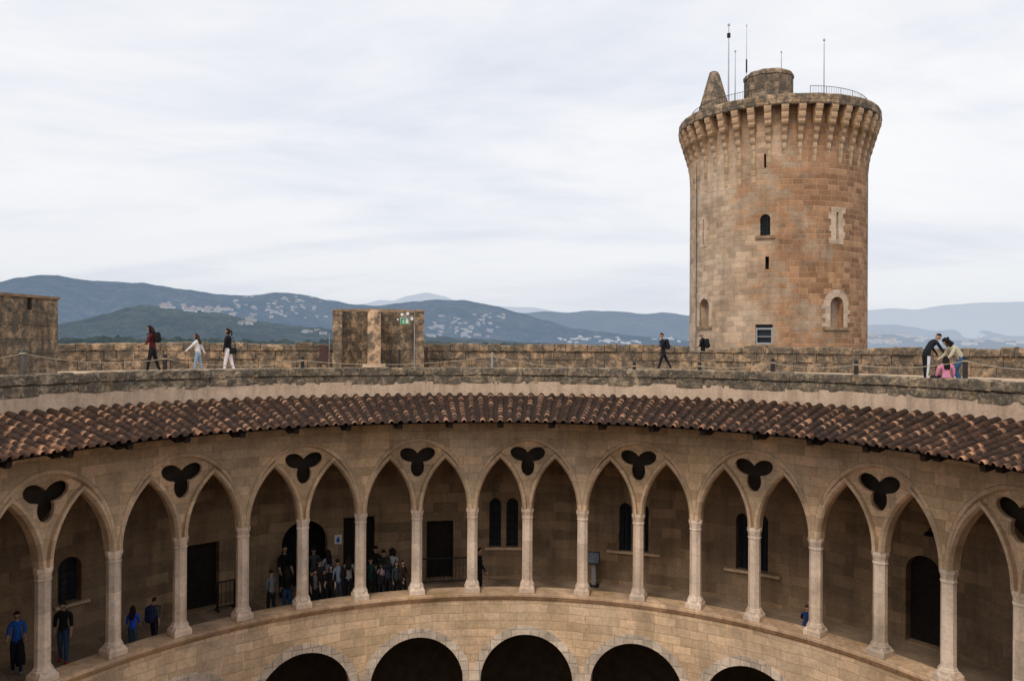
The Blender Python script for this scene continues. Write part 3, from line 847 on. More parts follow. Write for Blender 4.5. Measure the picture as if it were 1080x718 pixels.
kinds = [corbel_mesh(f).build('corbel', M['crown'], tower) for f in (.25, .9, 2.1)]
put_ = set()
for k in range(NCB):
    aa = (TAU * (k + .5) / NCB + pi) % TAU - pi
    q_ = random.choice((1, 2, 2)) if -1.7 < aa < -.15 else random.choice((0, 0, 1))
    if q_ in put_: copy_part(kinds[q_], tower, aa)
    else: kinds[q_].rotation_euler = (0, 0, aa); put_.add(q_)
m = MB(); m.lathe([(TR - .1, ZC1 + .22), (ROV - .24, ZC1 + .22), (ROV - .24, ZC1 + .002), (ROV - .01, ZC1 + .002), (ROV + .03, ZC1 + .08), (ROV + .01, ZC1 + .12), (ROV, ZCT - .1), (ROV - .06, ZCT), (ROV - .5, ZCT + .02), (ROV - .52, ZCT - .35), (.001, ZCT - .33)], 96, jit=.018)
m.build('tower_parapet', M['rim'], tower, normals=False)
def tl(px, py, dist):
    """tower-local point at a given depth from the camera"""
    p = at(px, py, dist); q = Matrix.Rotation(trot, 3, 'Z') @ Vector((p.x - TC.x, p.y - TC.y, 0)); return Vector((q.x, q.y, p.z))
q = tl(810.5, 92, TC.y - CAM.y - 1.5)
m = MB(); rt = 25.5 / F * (TC.y - CAM.y - 1.5) * .98
m.lathe([(rt, ZCT - .35), (rt * .995, 30.55), (rt * 1.03, 30.57), (rt * 1.03, 30.75), (rt * .93, 30.87), (.001, 30.9)], 10, c=(q.x, q.y), jit=.015, phase=.2)
m.build('stair_turret', M['topstone'], tower, normals=False)
q = tl(753, 110, TC.y - CAM.y - .5)
m = MB()
m.lathe([(1.2, ZCT - .4), (1.08, ZCT + .25), (.74, 29.9), (.40, 31.05), (.33, 31.3), (.20, 31.42), (.001, 31.45)], 7, c=(q.x, q.y), jit=.03, phase=.4)
m.build('stone_pinnacle', M['rim'], tower, normals=False)
m = MB(); rr = ROV - .75
def rail(a0, a1, n):
    pts = [(rr * sin(a), -rr * cos(a)) for a in [a0 + (a1 - a0) * k / n for k in range(n + 1)]]
    for z in (ZCT + .62, ZCT + .02): m.tube([(x, y, z) for x, y in pts], .016, 5)
    for k, (x, y) in enumerate(pts): m.tube([(x, y, ZCT - .3), (x, y, ZCT + .62)], .02 if k % 6 == 0 else .009, 4)
rail(.35, 2.2, 60); rail(-1.6, -.2, 44)
m.build('railing', M['iron'], tower, normals=False)
# rainwater pipe down the left flank
m = MB(); a_, _ = tw_local(735.5, 250); m.tube([(TR * sin(a_) * 1.012, -TR * cos(a_) * 1.012, z) for z in (26, 20, 10)], .02, 6)
m.build('lightning_cable', M['post'], tower)
def antenna(px, ytop, ybot, dz, rad, label, fat=None):
    dd = TC.y - CAM.y + dz
    pb, pt = at(px, ybot, dd), at(px, ytop, dd)
    zb = ZCT - .33 if pb.z < 30 else pb.z
    t = thing('antenna', label, 'antenna', (pb.x, pb.y, zb), 0, 'antennas on the tower top')
    H = pt.z - zb
    m = MB(); m.tube([(0, 0, 0), (0, 0, H * .55), (0, 0, H)], [rad, rad * .8, rad * .45], 6); m.build('mast', M['steel'], t)
    m = MB(); m.box((0, 0, .03), (.16, .16, .06)); m.build('base_plate', M['iron'], t)
    m = MB(); m.lathe([(.001, H + .01), (rad * 1.6, H - .03), (rad * 1.6, H - .12), (.001, H - .14)], 8); m.build('tip', M['steel'], t)
    if fat:
        m = MB(); m.tube([(0, 0, fat[0]), (0, 0, fat[1])], rad * 2.2, 8); m.build('antenna_head', M['iron'], t)
antenna(768.3, 25, 108, -1, .05, 'tall thin grey antenna just right of the stone pinnacle', (5.2, 5.45))
antenna(775.3, 53, 108, -1, .035, 'medium thin antenna between the tallest antenna and the stone turret')
antenna(787.3, 26, 82, -1.5, .022, 'hair-thin whip antenna at the left edge of the stone turret', (.3, 1.1))
antenna(824, 54, 77, -1.5, .03, 'shortest antenna, rising from the right part of the stone turret')
antenna(869, 41, 104, -.5, .045, 'tall grey antenna standing alone behind the railing, right of the turret')

# ------------------------------------------------------------------ stair turrets on the terrace
KD = 35.6
kc = at_floor(399.5, ZTER, KD)
ka = math.atan2(kc.x - CAM.x, kc.y - CAM.y)
kiosk = thing('stair_housing', 'low open-fronted stone stair housing with central pillar on the terrace', 'stair housing', kc, -ka)
KW = 95 / F * KD; x0 = -KW / 2; KH = 2.62; KDp = 1.7
pxm = KW / 95
xl = x0 + 9 * pxm; xp0 = x0 + 36 * pxm; xp1 = x0 + 49.5 * pxm; xr = x0 + 86 * pxm
m = MB()
out_ = [(x0, 0), (xl, 0), (xl + .05, .75)] + [(xl + .05 + (xr - xl - .1) * k / 8, .75 + .45 * sin(pi * k / 8)) for k in range(1, 8)] + [(xr - .05, .75), (xr, 0), (-x0, 0), (-x0, KDp)] + [(-x0 + 2 * x0 * k / 8, KDp + .35 * sin(pi * k / 8)) for k in range(1, 8)] + [(x0, KDp)]
zz = [0, .42, .84, 1.26, 1.68, 2.1, KH]
for i in range(6):
    n = len(out_); j = .02
    rr_ = random.Random(i)
    lo = [(x + rr_.uniform(-j, j), y + rr_.uniform(-j, j), zz[i]) for x, y in out_]
    if i: lo = hi
    hi = [(x + rr_.uniform(-j, j), y + rr_.uniform(-j, j), zz[i + 1]) for x, y in out_]
    m.add(lo + hi, [(k, (k + 1) % n, n + (k + 1) % n, n + k) for k in range(n)])
m.build('housing_wall', M['kiosk'], kiosk)
m = MB(); m.box(((xp0 + xp1) / 2, .58, KH / 2 + .02), (xp1 - xp0, 1.2, KH + .05), jit=.012); m.build('pillar', M['kioskpale'], kiosk)
m = MB(); m.box(((xp0 + xp1) / 2, -.05, .11), ((xp1 - xp0) * 1.75, .5, .22), jit=.015); m.build('pillar_plinth', M['floor'], kiosk)
m = MB(); cxk, cyk = 0, KDp / 2
rim = [(x * 1.012, y + (.03 if y > cyk else -.04)) for x, y in out_]; nq = len(rim)
def rimz(x): return KH + .05 + .10 * max(0, 1 - (x / x0) ** 2)
m.add([(x, y, KH - .01) for x, y in rim] + [(x, y, rimz(x)) for x, y in rim], [(k, (k + 1) % nq, nq + (k + 1) % nq, nq + k) for k in range(nq)])
tri2, tt2 = sheet2d(rim, [], .5)
m.add([(x, y, rimz(x)) for x, y in tri2], tt2)
m.build('wall_coping', M['slab'], kiosk, normals=False)
def klocal(px, py, y): # point in the housing's frame at a given distance behind its front
    d = ray(px, py); Rk = Matrix.Rotation(ka, 3, 'Z')
    o = Rk @ (CAM - kc); dd = Rk @ d; t = (y - o.y) / dd.y; return o + dd * t
def kworld(v): return kc + Matrix.Rotation(-ka, 3, 'Z') @ Vector(v)
# exit sign with its twin emergency lamps on a bracket
a_, b_ = klocal(422, 335.2, .3), klocal(432, 342, .3)
sc_ = (a_ + b_) / 2
sign = thing('exit_sign', 'green and white emergency exit sign under round lamps on the stair housing', 'exit sign', kworld(sc_), -ka)
W, H = b_.x - a_.x, a_.z - b_.z
m = MB(); m.box((0, 0, 0), (W, .05, H)); m.build('sign_board', M['white'], sign)
m = MB(); m.box((0, -.028, -.01), (W * .94, .012, H * .86)); pnl = m.build('sign_panel', M['green'], sign)
m = MB()
def flat(poly): m.add([(x * W, -.037, z * H) for x, z in poly], [tuple(range(len(poly)))])
flat([(.08, -.36), (.36, -.36), (.36, .36), (.08, .36)])
flat([(-.12, .34), (-.05, .34), (-.05, .2), (-.12, .2)]); flat([(-.2, .16), (-.04, .16), (-.1, -.1), (-.2, -.1)])
flat([(-.2, -.1), (-.14, -.1), (-.24, -.36), (-.31, -.36)]); flat([(-.14, -.06), (-.08, -.1), (-.02, -.34), (-.08, -.34)])
flat([(-.2, .14), (-.17, .1), (-.3, -.04), (-.33, .02)]); flat([(-.06, .14), (-.03, .1), (.05, .0), (.02, -.04)])
m.build('running_figure', M['white'], sign)
lamp = thing('emergency_lamp', 'round white emergency lamps on a thin grey bracket pole', 'lamp', kworld((klocal(437, 384, .2).x, .2, 0)), -ka)
bx = klocal(437, 384, .2).x
pm = klocal(437, 334, .2)
m = MB(); m.tube([(0, 0, 0), (0, 0, pm.z - 0.06), (-.05, 0, pm.z), (klocal(424, 332, .2).x - bx, 0, pm.z)], .028, 6); m.build('pole', M['steel'], lamp)
for (px, py) in ((424, 332), (430, 331), (434.5, 336.5), (419.5, 337)):
    g = klocal(px, py, .2); m = MB()
    for zq, rq in ((0, 1),):
        vs = []; n1 = 10
        m.tube([(g.x - bx, -.14, g.z), (g.x - bx, -.11, g.z), (g.x - bx, .02, g.z), (g.x - bx, .05, g.z)], [.05, .075, .075, .03] if py != 337 else [.03, .045, .045, .02], 10)
    m.build('lamp_head', M['white'], lamp)
for px, lab in ((411, 'black slim post left of its twin inside the stair housing'), (421, 'black slim post right of its twin inside the stair housing')):
    g = klocal(px, 384, .12); t = thing('barrier_post', lab, 'post', kworld((g.x, .12, 0)), 0, 'black posts before the stair housing')
    m = MB(); m.lathe([(.09, 0), (.09, .03), (.04, .04), (.04, .82), (.055, .84), (.03, .88), (.001, .88)], 10); m.build('pole', M['post'], t)

# left stair housing, partly outside the frame
pA = at_floor(61, ZTER, 23.6); pB = at_floor(0, ZTER, 21.4)
dirf = (pB - pA).normalized(); outw = Vector((dirf.y, -dirf.x, 0)); 
if outw.dot(pA) < 0: outw = -outw
lh = thing('stair_housing', 'blank stone stair housing with a dark slot, at the left edge', 'stair housing', pA, atan2(dirf.y, dirf.x))
sgn = 1 if Vector((-sin(lh.rotation_euler.z), cos(lh.rotation_euler.z), 0)).dot(outw) > 0 else -1
HH = 2.43; Lh = 5.2; Dh = 2.6
m = MB()
slot = 1.05; sw_ = .19
def lbox(xa, xb, ya, yb, za, zb, mb_, j=.012): mb_.box(((xa + xb) / 2, sgn * (ya + yb) / 2, (za + zb) / 2), (xb - xa, yb - ya, zb - za), jit=j)
for i, (za, zb) in enumerate(((0, .75), (.753, 1.45), (1.453, HH - .36))): lbox(0, Lh, 0, Dh, za, zb, m)
lbox(0, slot, 0, Dh, HH - .357, HH, m); lbox(slot + sw_, Lh, 0, Dh, HH - .357, HH, m)
m.build('housing_wall', M['kiosk'], lh)
m = MB(); lbox(slot - .05, slot + sw_ + .05, .4, .5, HH - .4, HH, m, 0); m.build('vent_slot', M['dark'], lh)
m = MB(); lbox(-.04, Lh, -.05, Dh + .05, HH + .002, HH + .07, m, .012); m.build('roof_slab', M['slab'], lh)

# brown notice panel and thin pole left of the stair housing
g = at_floor(341.5, ZTER, 35.8)
t = thing('notice_panel', 'dark brown upright notice panel left of the stair housing', 'panel', g, -ka)
m = MB(); m.box((0, 0, .58), (.40, .05, .86)); m.build('board', M['panel'], t)
for sx in (-1, 1):
    m = MB(); m.box((sx * .15, .03, .1), (.05, .05, .2)); m.build('leg', M['post'], t)
g = at_floor(347.5, ZTER, 36.2)
t = thing('thin_pole', 'thin grey pole between the notice panel and stair housing', 'pole', g)
m = MB(); m.tube([(0, 0, 0), (0, 0, 1.6)], .025, 6); m.build('pole', M['steel'], t)
m = MB(); m.lathe([(.1, 0), (.1, .03), (.03, .05)], 10); m.build('base_plate', M['steel'], t)

# ------------------------------------------------------------------ rope fence on the terrace
posts = [(24, 'grey', 'weathered grey rope post in front of the left stair housing'), (174, 'black', 'dark rope post beside the walking woman in burgundy'),
         (319, 'black', 'dark rope post left of the notice panel'), (519, 'steel', 'pale slim rope post right of the stair housing'),
         (669, 'black', 'dark rope post left of the walking man in black'), (738, 'black', 'dark rope post in front of the bald man'),
         (815, 'black', 'dark rope post below the tower window with a metal frame'), (903, 'black', 'dark rope post below the right flank of the tower'),
         (1018, 'black', 'dark rope post in front of the woman in the cream jacket')]
RP = 14.35
pp = []
for i, (px, kind, lab) in enumerate(posts):
    p = on_ring(px, 385, RP); p.z = ZTER
    if px == 1018: p = on_ring(px, 385, RP + .5); p.z = ZTER
    H = {24: .98, 174: .78, 319: .68, 519: .84, 669: .52, 738: .56, 815: .72, 903: .72, 1018: .9}[px]
    t = thing('rope_post', lab, 'post', p, -atan2(p.x, p.y), 'posts of the rope fence')
    rad = .07 if kind == 'black' else (.075 if kind == 'grey' else .035)
    m = MB(); m.lathe([(rad * 1.05, 0), (rad, .05), (rad * .93, H - .04), (rad * .7, H), (.001, H + .005)], 10, jit=.004)
    m.build('pole', M['post'] if kind == 'black' else (M['greypost'] if kind == 'grey' else M['steel']), t)
    for z in (H - .14, .22):
        m = MB(); m.lathe([(rad * .9, z - .025), (rad * 1.18, z - .015), (rad * 1.18, z + .015), (rad * .9, z + .025)], 10); m.build('rope_eye', M['rope'], t)
    pp.append((p, H))
endR = on_ring(1150, 385, RP); endR.z = ZTER
endL = cyl(atan2(pp[0][0].x, pp[0][0].y) - .14, RP, ZTER)
chain = [(endL, .88)] + pp + [(endR, .88)]
rl = ['left of the weathered grey post', 'between the weathered grey post and the woman in burgundy', 'behind the girl in white, up to the notice panel', 'in front of the open-fronted stair housing',
      'right of the stair housing along the bare parapet', 'in front of the walking man in black', 'right of the bald man', 'below the tower', 'in front of the bending man', 'at the right edge behind the cream jacket']
for i in range(len(chain) - 1):
    (a, ha), (b, hb) = chain[i], chain[i + 1]
    t = thing('rope', 'pair of sagging hemp ropes strung ' + rl[i], 'rope', (a + b) / 2, 0, 'ropes of the terrace fence')
    sub = 1 if (b - a).length < 3 else 2
    aa, ab = atan2(a.x, a.y), atan2(b.x, b.y)
    for lv, (z0, z1, sag) in enumerate(((ha - .14, hb - .14, .22), (.22, .22, .1))):
        pts = []
        for k in range(17):
            f = k / 16; p = a.lerp(b, f)
            pts.append(p - t.location + Vector((0, 0, z0 + (z1 - z0) * f - sag * min(1, (b - a).length / 5) * 4 * f * (1 - f))))
        m = MB(); m.tube(pts, .0125, 6); m.build('strand', M['rope'], t)

# ------------------------------------------------------------------ things in the gallery
# pictogram notice by the arched doorway
p = on_ring(356.5, 568.5, RB - .03); a = atan2(p.x, p.y)
t = thing('wall_sign', 'small white wall sign with blue pictogram right of the arched doorway', 'sign', p, -a)
m = MB(); m.box((0, 0, 0), (.27, .03, .34)); m.build('sign_board', M['white'], t)
m = MB(); 
for poly in ([(-.05, .12), (.05, .12), (.05, .04), (-.05, .04)], [(-.09, .03), (.09, .03), (.06, -.14), (-.06, -.14)]): m.add([(x * .8, -.018, z * .8) for x, z in poly], [(0, 1, 2, 3)])
m.build('pictogram', M['blue'], t)
def barrier(x0, x1, yb, lab, r):
    p0, p1 = on_ring(x0, yb, r), on_ring(x1, yb, r); p0.z = p1.z = ZGF
    t = thing('barrier', lab, 'barrier', (p0 + p1) / 2, atan2(p1.y - p0.y, p1.x - p0.x), 'black barriers guarding gallery doors')
    L = (p1 - p0).length; m = MB()
    for z in (.98, .12): m.tube([(-L / 2, 0, z), (L / 2, 0, z)], .028, 6)
    m.build('rail', M['iron'], t)
    for sx in (-1, 1):
        m = MB(); m.tube([(sx * L / 2, 0, 0), (sx * L / 2, 0, 1.0)], .035, 6); m.box((sx * L / 2, 0, .02), (.08, .4, .03)); m.build('leg', M['iron'], t)
    n = int(L / .14); m = MB()
    for k in range(1, n): m.tube([(-L / 2 + L * k / n, 0, .12), (-L / 2 + L * k / n, 0, .98)], .01, 4)
    m.build('bars', M['iron'], t)
barrier(437, 500, 613, 'long black metal barrier before the dark rectangular door', RB - .5)
barrier(229, 247, 645, 'short black metal barrier beside the leftmost dark door', RB - .35)
p = on_ring(626, 610, RB - .5); p.z = ZGF; a = atan2(p.x, p.y)
t = thing('information_stand', 'grey information stand with tilted panel against the gallery wall', 'stand', p, -a)
m = MB(); m.box((0, 0, .03), (.4, .35, .05)); m.build('foot', M['iron'], t)
m = MB(); m.box((0, .05, .45), (.16, .1, .85)); m.build('stem', M['steel'], t)
m = MB(); m.box((0, -.02, 1.08), (.48, .06, .48), M=Matrix.Rotation(radians(-22), 3, 'X')); hd = m.build('panel_frame', M['iron'], t)
m = MB(); m.box((0, -.055, 1.09), (.4, .012, .38), M=Matrix.Rotation(radians(-22), 3, 'X')); m.build('panel_face', M['screen'], hd)
p = on_ring(980, 560, RB - .16); a = atan2(p.x, p.y)
t = thing('wall_lamp', 'dark wall lamp above the arched door at the right', 'lamp', p, -a)
m = MB(); m.tube([(0, .16, .05), (0, .02, .08), (0, 0, .0)], .025, 6); m.build('bracket', M['iron'], t)
m = MB(); m.lathe([(.03, .02), (.1, -.03), (.16, -.1), (.15, -.13), (.001, -.12)], 12); m.build('lamp_shade', M['iron'], t)

# ------------------------------------------------------------------ people
SKIN = (.40, .25, .18)
def eyecol(): return cloth((.02, .015, .012))
def ball(bm, c, rx, ry, rz, mat, seg=12, rings=9, fn=None, M3=None):
    vs = []
    for i in range(rings + 1):
        ph = pi * i / rings
        for k in range(seg):
            t = TAU * k / seg
            p = Vector((sin(ph) * cos(t), sin(ph) * sin(t), cos(ph)))
            if fn: p = fn(p)
            q = Vector((p.x * rx, p.y * ry, p.z * rz))
            if M3 is not None: q = M3 @ q
            vs.append(bm.verts.new(q + c))
    for i in range(rings):
        for k in range(seg):
            k2 = (k + 1) % seg
            try:
                f = bm.faces.new((vs[i * seg + k], vs[(i + 1) * seg + k], vs[(i + 1) * seg + k2], vs[i * seg + k2])); f.material_index = mat(vs[i * seg + k].co.copy()) if callable(mat) else mat; f.smooth = True
            except ValueError: pass
def tube_bm(bm, pts, rads, mat, n=6):
    mb_ = MB(); mb_.tube(pts, rads, n); vs = [bm.verts.new(p) for p in mb_.v]
    for f in mb_.f:
        try:
            g = bm.faces.new([vs[i] for i in f]); g.material_index = mat; g.smooth = True
        except ValueError: pass
def person(label, loc, rz, H, shirt, trousers, group=None, lean=0.0, head=0.0, turn=0.0, armL=(0.1, .12, .2), armR=(-.1, .12, .2), legL=(.1, .1), legR=(-.1, .1),
           hair='short', haircol=(.02, .014, .01), sleeves='long', shoes=(.03, .03, .03), skin=SKIN, slim=1.0, seat=None, stripe=None, beard=False, curve=0.0):
    t = thing('person', label, 'person', loc, rz, group)
    sp1 = Vector((0, sin(lean), cos(lean))); l2 = lean + curve; sp2 = Vector((0, sin(l2), cos(l2)))
    V = {}; Rr = {}; E = []
    def node(k, p, r): V[k] = Vector(p); Rr[k] = r
    node('pel', (0, 0, .52), .066); node('mid', V['pel'] + sp1 * .11, .060 * slim); node('chest', V['mid'] + sp2 * .10, .070 * slim); node('top', V['chest'] + sp2 * .085, .052 * slim)
    hp = l2 * .55 + head; hd = Vector((sin(turn) * sin(hp), cos(turn) * sin(hp), cos(hp)))
    node('neck', V['top'] + (sp2 + hd).normalized() * .045, .028); node('nk2', V['neck'] + hd * .03, .026)
    E += [('pel', 'mid', 1), ('mid', 'chest', 1), ('chest', 'top', 1), ('top', 'neck', 0), ('neck', 'nk2', 0)]
    hands = {}
    for s, arm in ((-1, armL), (1, armR)):
        k = 'L' if s < 0 else 'R'; sw, ab, el = arm
        sh = V['chest'] + sp2 * .06 + Vector((s * .098 * slim, 0, 0)); node('sh' + k, sh, .037 * slim)
        d = Vector((s * sin(ab), sin(sw) * cos(ab), -cos(sw) * cos(ab))); e = sh + d * .165; node('el' + k, e, .028 * slim)
        d2 = Vector((s * sin(ab) * .5, sin(sw + el), -cos(sw + el))).normalized(); w_ = e + d2 * .14; node('wr' + k, w_, .019); node('ha' + k, w_ + d2 * .045, .021)
        E += [('top', 'sh' + k, 1), ('sh' + k, 'el' + k, 1), ('el' + k, 'wr' + k, 1 if sleeves == 'long' else 0), ('wr' + k, 'ha' + k, 0)]
        hands[k] = (w_ + d2 * .05, d2, s)
    for s, leg in ((-1, legL), (1, legR)):
        k = 'L' if s < 0 else 'R'; hpA, kn = leg
        h = Vector((s * .048, 0, .50)); node('hip' + k, h, .056)
        d = Vector((s * .03, sin(hpA), -cos(hpA))); kp = h + d * .235; node('kn' + k, kp, .040)
        a = hpA - kn; d2 = Vector((0, sin(a), -cos(a))); an = kp + d2 * .225; node('an' + k, an, .026)
        fp = max(-.5, min(.35, a * .6)); tt = an + Vector((s * .015, .085 * cos(fp), -.02 + .085 * sin(-fp) * .4)); node('to' + k, tt, .021)
        E += [('pel', 'hip' + k, 2), ('hip' + k, 'kn' + k, 2), ('kn' + k, 'an' + k, 2), ('an' + k, 'to' + k, 3)]
    low = min(V['toL'].z - .022, V['toR'].z - .022, V['anL'].z - .04, V['anR'].z - .04) if seat is None else .52 - .06 - seat
    for k in V: V[k] = (V[k] - Vector((0, 0, low)))
    hc = V['nk2'] + hd * .055
    me = bpy.data.meshes.new('person'); keys = list(V); me.from_pydata([V[k] for k in keys], [(keys.index(a), keys.index(b)) for a, b, _ in E], [])
    o = bpy.data.objects.new('tmp', me); C.objects.link(o)
    o.modifiers.new('s', 'SKIN'); sub = o.modifiers.new('u', 'SUBSURF'); sub.levels = 1
    for i, k in enumerate(keys):
        sv = me.skin_vertices[0].data[i]; sv.radius = (Rr[k], Rr[k]); sv.use_root = (k == 'pel')
    dg = bpy.context.evaluated_depsgraph_get(); m2 = bpy.data.meshes.new_from_object(o.evaluated_get(dg))
    bpy.data.objects.remove(o); bpy.data.meshes.remove(me)
    bm = bmesh.new(); bm.from_mesh(m2)
    segs = [(V[a], V[b], lab, (Rr[a] + Rr[b]) / 2) for a, b, lab in E]
    for f in bm.faces:
        c = f.calc_center_median(); best = 9; bl = 1
        for a, b, lab, r in segs:
            d = b - a; u = max(0, min(1, (c - a).dot(d) / d.length_squared)); q = (c - a - d * u).length - r
            if q < best: best = q; bl = lab
        if stripe and bl == 2 and abs(c.x) > .075 and c.z < V['pel'].z - .03 and abs(f.normal.x) > .75: bl = 6
        f.material_index = bl; f.smooth = True
    # head
    yaw = Matrix.Rotation(-turn, 3, 'Z'); pit = Matrix.Rotation(-hp, 3, 'X'); HM = yaw @ pit
    def hf(p):
        q = p.copy()
        if q.z < 0: q.x *= 1 - .32 * q.z * q.z; q.y *= 1 - .12 * q.z * q.z
        if q.y > .75 and abs(q.x) < .34 and -.45 < q.z < .15: q.y += .20
        return q
    def hm(co):
        l = HM.inverted() @ (co - hc); x, y, z = l.x / .045, l.y / .055, l.z / .066
        if y > .5 and .0 < z < .3 and .2 < abs(x) < .75: return 4
        if y > .4 and beard and z < -.2: return 5
        if y > .6 and -.62 < z < -.42 and abs(x) < .4: return 7
        return 0
    ball(bm, hc, .045, .055, .066, hm, 16, 13, hf, HM)
    for s in (-1, 1): ball(bm, hc + HM @ Vector((s * .046, -.003, -.004)), .008, .013, .018, 0, 6, 5, None, HM)
    # hands: palm ends in four curled fingers and a thumb at the side
    for k, (hp_, d2, s) in hands.items():
        side = d2.cross(Vector((s, 0, 0))); side = side.normalized() if side.length > .1 else Vector((0, 1, 0))
        inn = Vector((-s, 0, 0)); inn = (inn - d2 * inn.dot(d2)).normalized()
        for q, ln in enumerate((.042, .048, .045, .035)):
            b = hp_ - d2 * .012 + side * (q - 1.5) * -.0095
            tube_bm(bm, [b, b + d2 * ln * .5 + inn * .004, b + d2 * ln * .85 + inn * .014, b + d2 * ln * .95 + inn * .024], [.0062, .0058, .005, .0035], 0, 5)
        b = hp_ - d2 * .03 + side * .014
        tube_bm(bm, [b, b + side * .016 + d2 * .012 + inn * .004, b + side * .02 + d2 * .03 + inn * .008], [.0075, .0065, .0045], 0, 5)
    for v in bm.verts: v.co *= H
    bm.to_mesh(m2); bm.free(); m2.name = 'body'
    for mm in (cloth(skin), cloth(shirt), cloth(trousers), cloth(shoes), eyecol(), cloth(haircol), cloth(stripe or (.7, .7, .7)), cloth((.25, .11, .09))): m2.materials.append(mm)
    link('body', m2, t)
    # hair
    if hair != 'bald':
        bm = bmesh.new(); rn = random.Random(int(H * 997))
        def cap(p):
            q = p * (1.11 + .05 * noise.noise(p * 4))
            if p.y > .35 and p.z < .62: q = p * .86
            if hair == 'short' and p.z < -.25: q = p * .86
            if hair in ('long', 'pony', 'curly') and p.y < .3 and p.z < 0: q *= 1.06
            if hair == 'curly': q *= 1.0 if q.length < 1 else 1.22 + .16 * noise.noise(p * 7)
            return q
        ball(bm, hc, .045, .055, .066, 0, 16, 12, cap, HM)
        if hair == 'long':
            bk = -sp2.cross(Vector((1, 0, 0))); bk = Vector((0, -cos(l2), sin(l2)))
            for x in (-.03, -.01, .01, .03):
                a = hc + HM @ Vector((x, -.042, .0)); b = V['neck'] + bk * .045 + Vector((x * 1.3, 0, 0)); c = V['chest'] + bk * .085 + Vector((x * 1.4, 0, .0))
                tube_bm(bm, [a, b, (b + c) / 2 + bk * .006, c], [.022, .024, .022, .008], 0, 7)
            for s in (-1, 1): tube_bm(bm, [hc + HM @ Vector((s * .043, -.01, .02)), hc + HM @ Vector((s * .048, .0, -.05)), V['top'] + Vector((s * .05, .03, .0))], [.018, .018, .007], 0, 6)
        if hair == 'curly':
            for q in range(26):
                a = rn.uniform(0, TAU); z = rn.uniform(-.09, .04)
                p = Vector((.055 * cos(a), -.012 + .055 * sin(a), z))
                if p.y > .02 and z < .03: p.y *= .2; p.x = math.copysign(.055, p.x)
                ball(bm, hc + HM @ p, .026, .026, .028, 0, 7, 5)
        if hair == 'pony':
            a = hc + HM @ Vector((0, -.058, .02)); tube_bm(bm, [a, a + Vector((0, -.035, -.015)), a + Vector((0, -.04, -.08)), a + Vector((0, -.025, -.13))], [.014, .02, .018, .006], 0, 7)
        for v in bm.verts: v.co *= H
        hme = bpy.data.meshes.new('hair'); bm.to_mesh(hme); bm.free(); hme.materials.append(cloth(haircol)); link('hair', hme, t)
    pass
    Rz = Matrix.Rotation(rz, 3, 'Z'); back = Rz @ Vector((0, -cos(l2), sin(l2)))
    W = lambda v: Vector(loc) + Rz @ (v * H)
    return {'t': t, 'chest': W(V['chest']), 'back': back, 'mid': W(V['mid']), 'H': H, 'rz': rz, 'lean': l2, 'handR': W(V['haR']), 'handL': W(V['haL']), 'hip': W(V['hipR']), 'shR': W(V['shR']), 'shL': W(V['shL'])}
def rbox(mb_, w, d, h, n=14, e=.35, z0=0):
    """soft bag: superellipsoid"""
    vs = []; rings = 9
    sg = lambda v, p: math.copysign(abs(v) ** p, v)
    for i in range(rings + 1):
        ph = -pi / 2 + pi * i / rings
        for k in range(n):
            t = TAU * k / n
            vs.append((w / 2 * sg(cos(ph), e) * sg(cos(t), e), d / 2 * sg(cos(ph), e) * sg(sin(t), e), z0 + h / 2 * sg(sin(ph), e)))
    mb_.add(vs, [(i * n + k, i * n + (k + 1) % n, (i + 1) * n + (k + 1) % n, (i + 1) * n + k) for i in range(rings) for k in range(n)])
def backpack(p, label, col, w=.30, d=.17, h=.46, drop=.06):
    c = p['chest'] + p['back'] * (.075 * p['H'] + d * .45) - Vector((0, 0, drop))
    t = thing('backpack', label, 'backpack', c, p['rz']); t.rotation_euler = (-p['lean'], 0, p['rz']); t.rotation_mode = 'XYZ'
    m = MB(); rbox(m, w, d, h, e=.5); m.build('bag', cloth(col), t, smooth=True)
    m = MB(); rbox(m, w * .75, d * .5, h * .4, e=.5, z0=-h * .18); m.v = [(x, y - d * .42, z) for x, y, z in m.v]; m.build('pocket', cloth(scale(col, .8)), t, smooth=True)
    for s in (-1, 1):
        m = MB(); fw = d * .5 + .17 * p['H'] * .9
        m.tube([(s * w * .3, d * .3, h * .42), (s * w * .33, d * .5 + .06, h * .5), (s * w * .36, fw, h * .3), (s * w * .38, fw * .95, -h * .05), (s * w * .42, d * .4, -h * .3)], .018, 6); m.build('strap', cloth(scale(col, .7)), t, smooth=True)
    return t
def at_plane(px, py, z):
    d = ray(px, py); k = (z - CAM.z) / d.z; return CAM + d * k
LEFT, RIGHTW, AWAY, TOWARD = pi / 2, -pi / 2, 0.0, pi

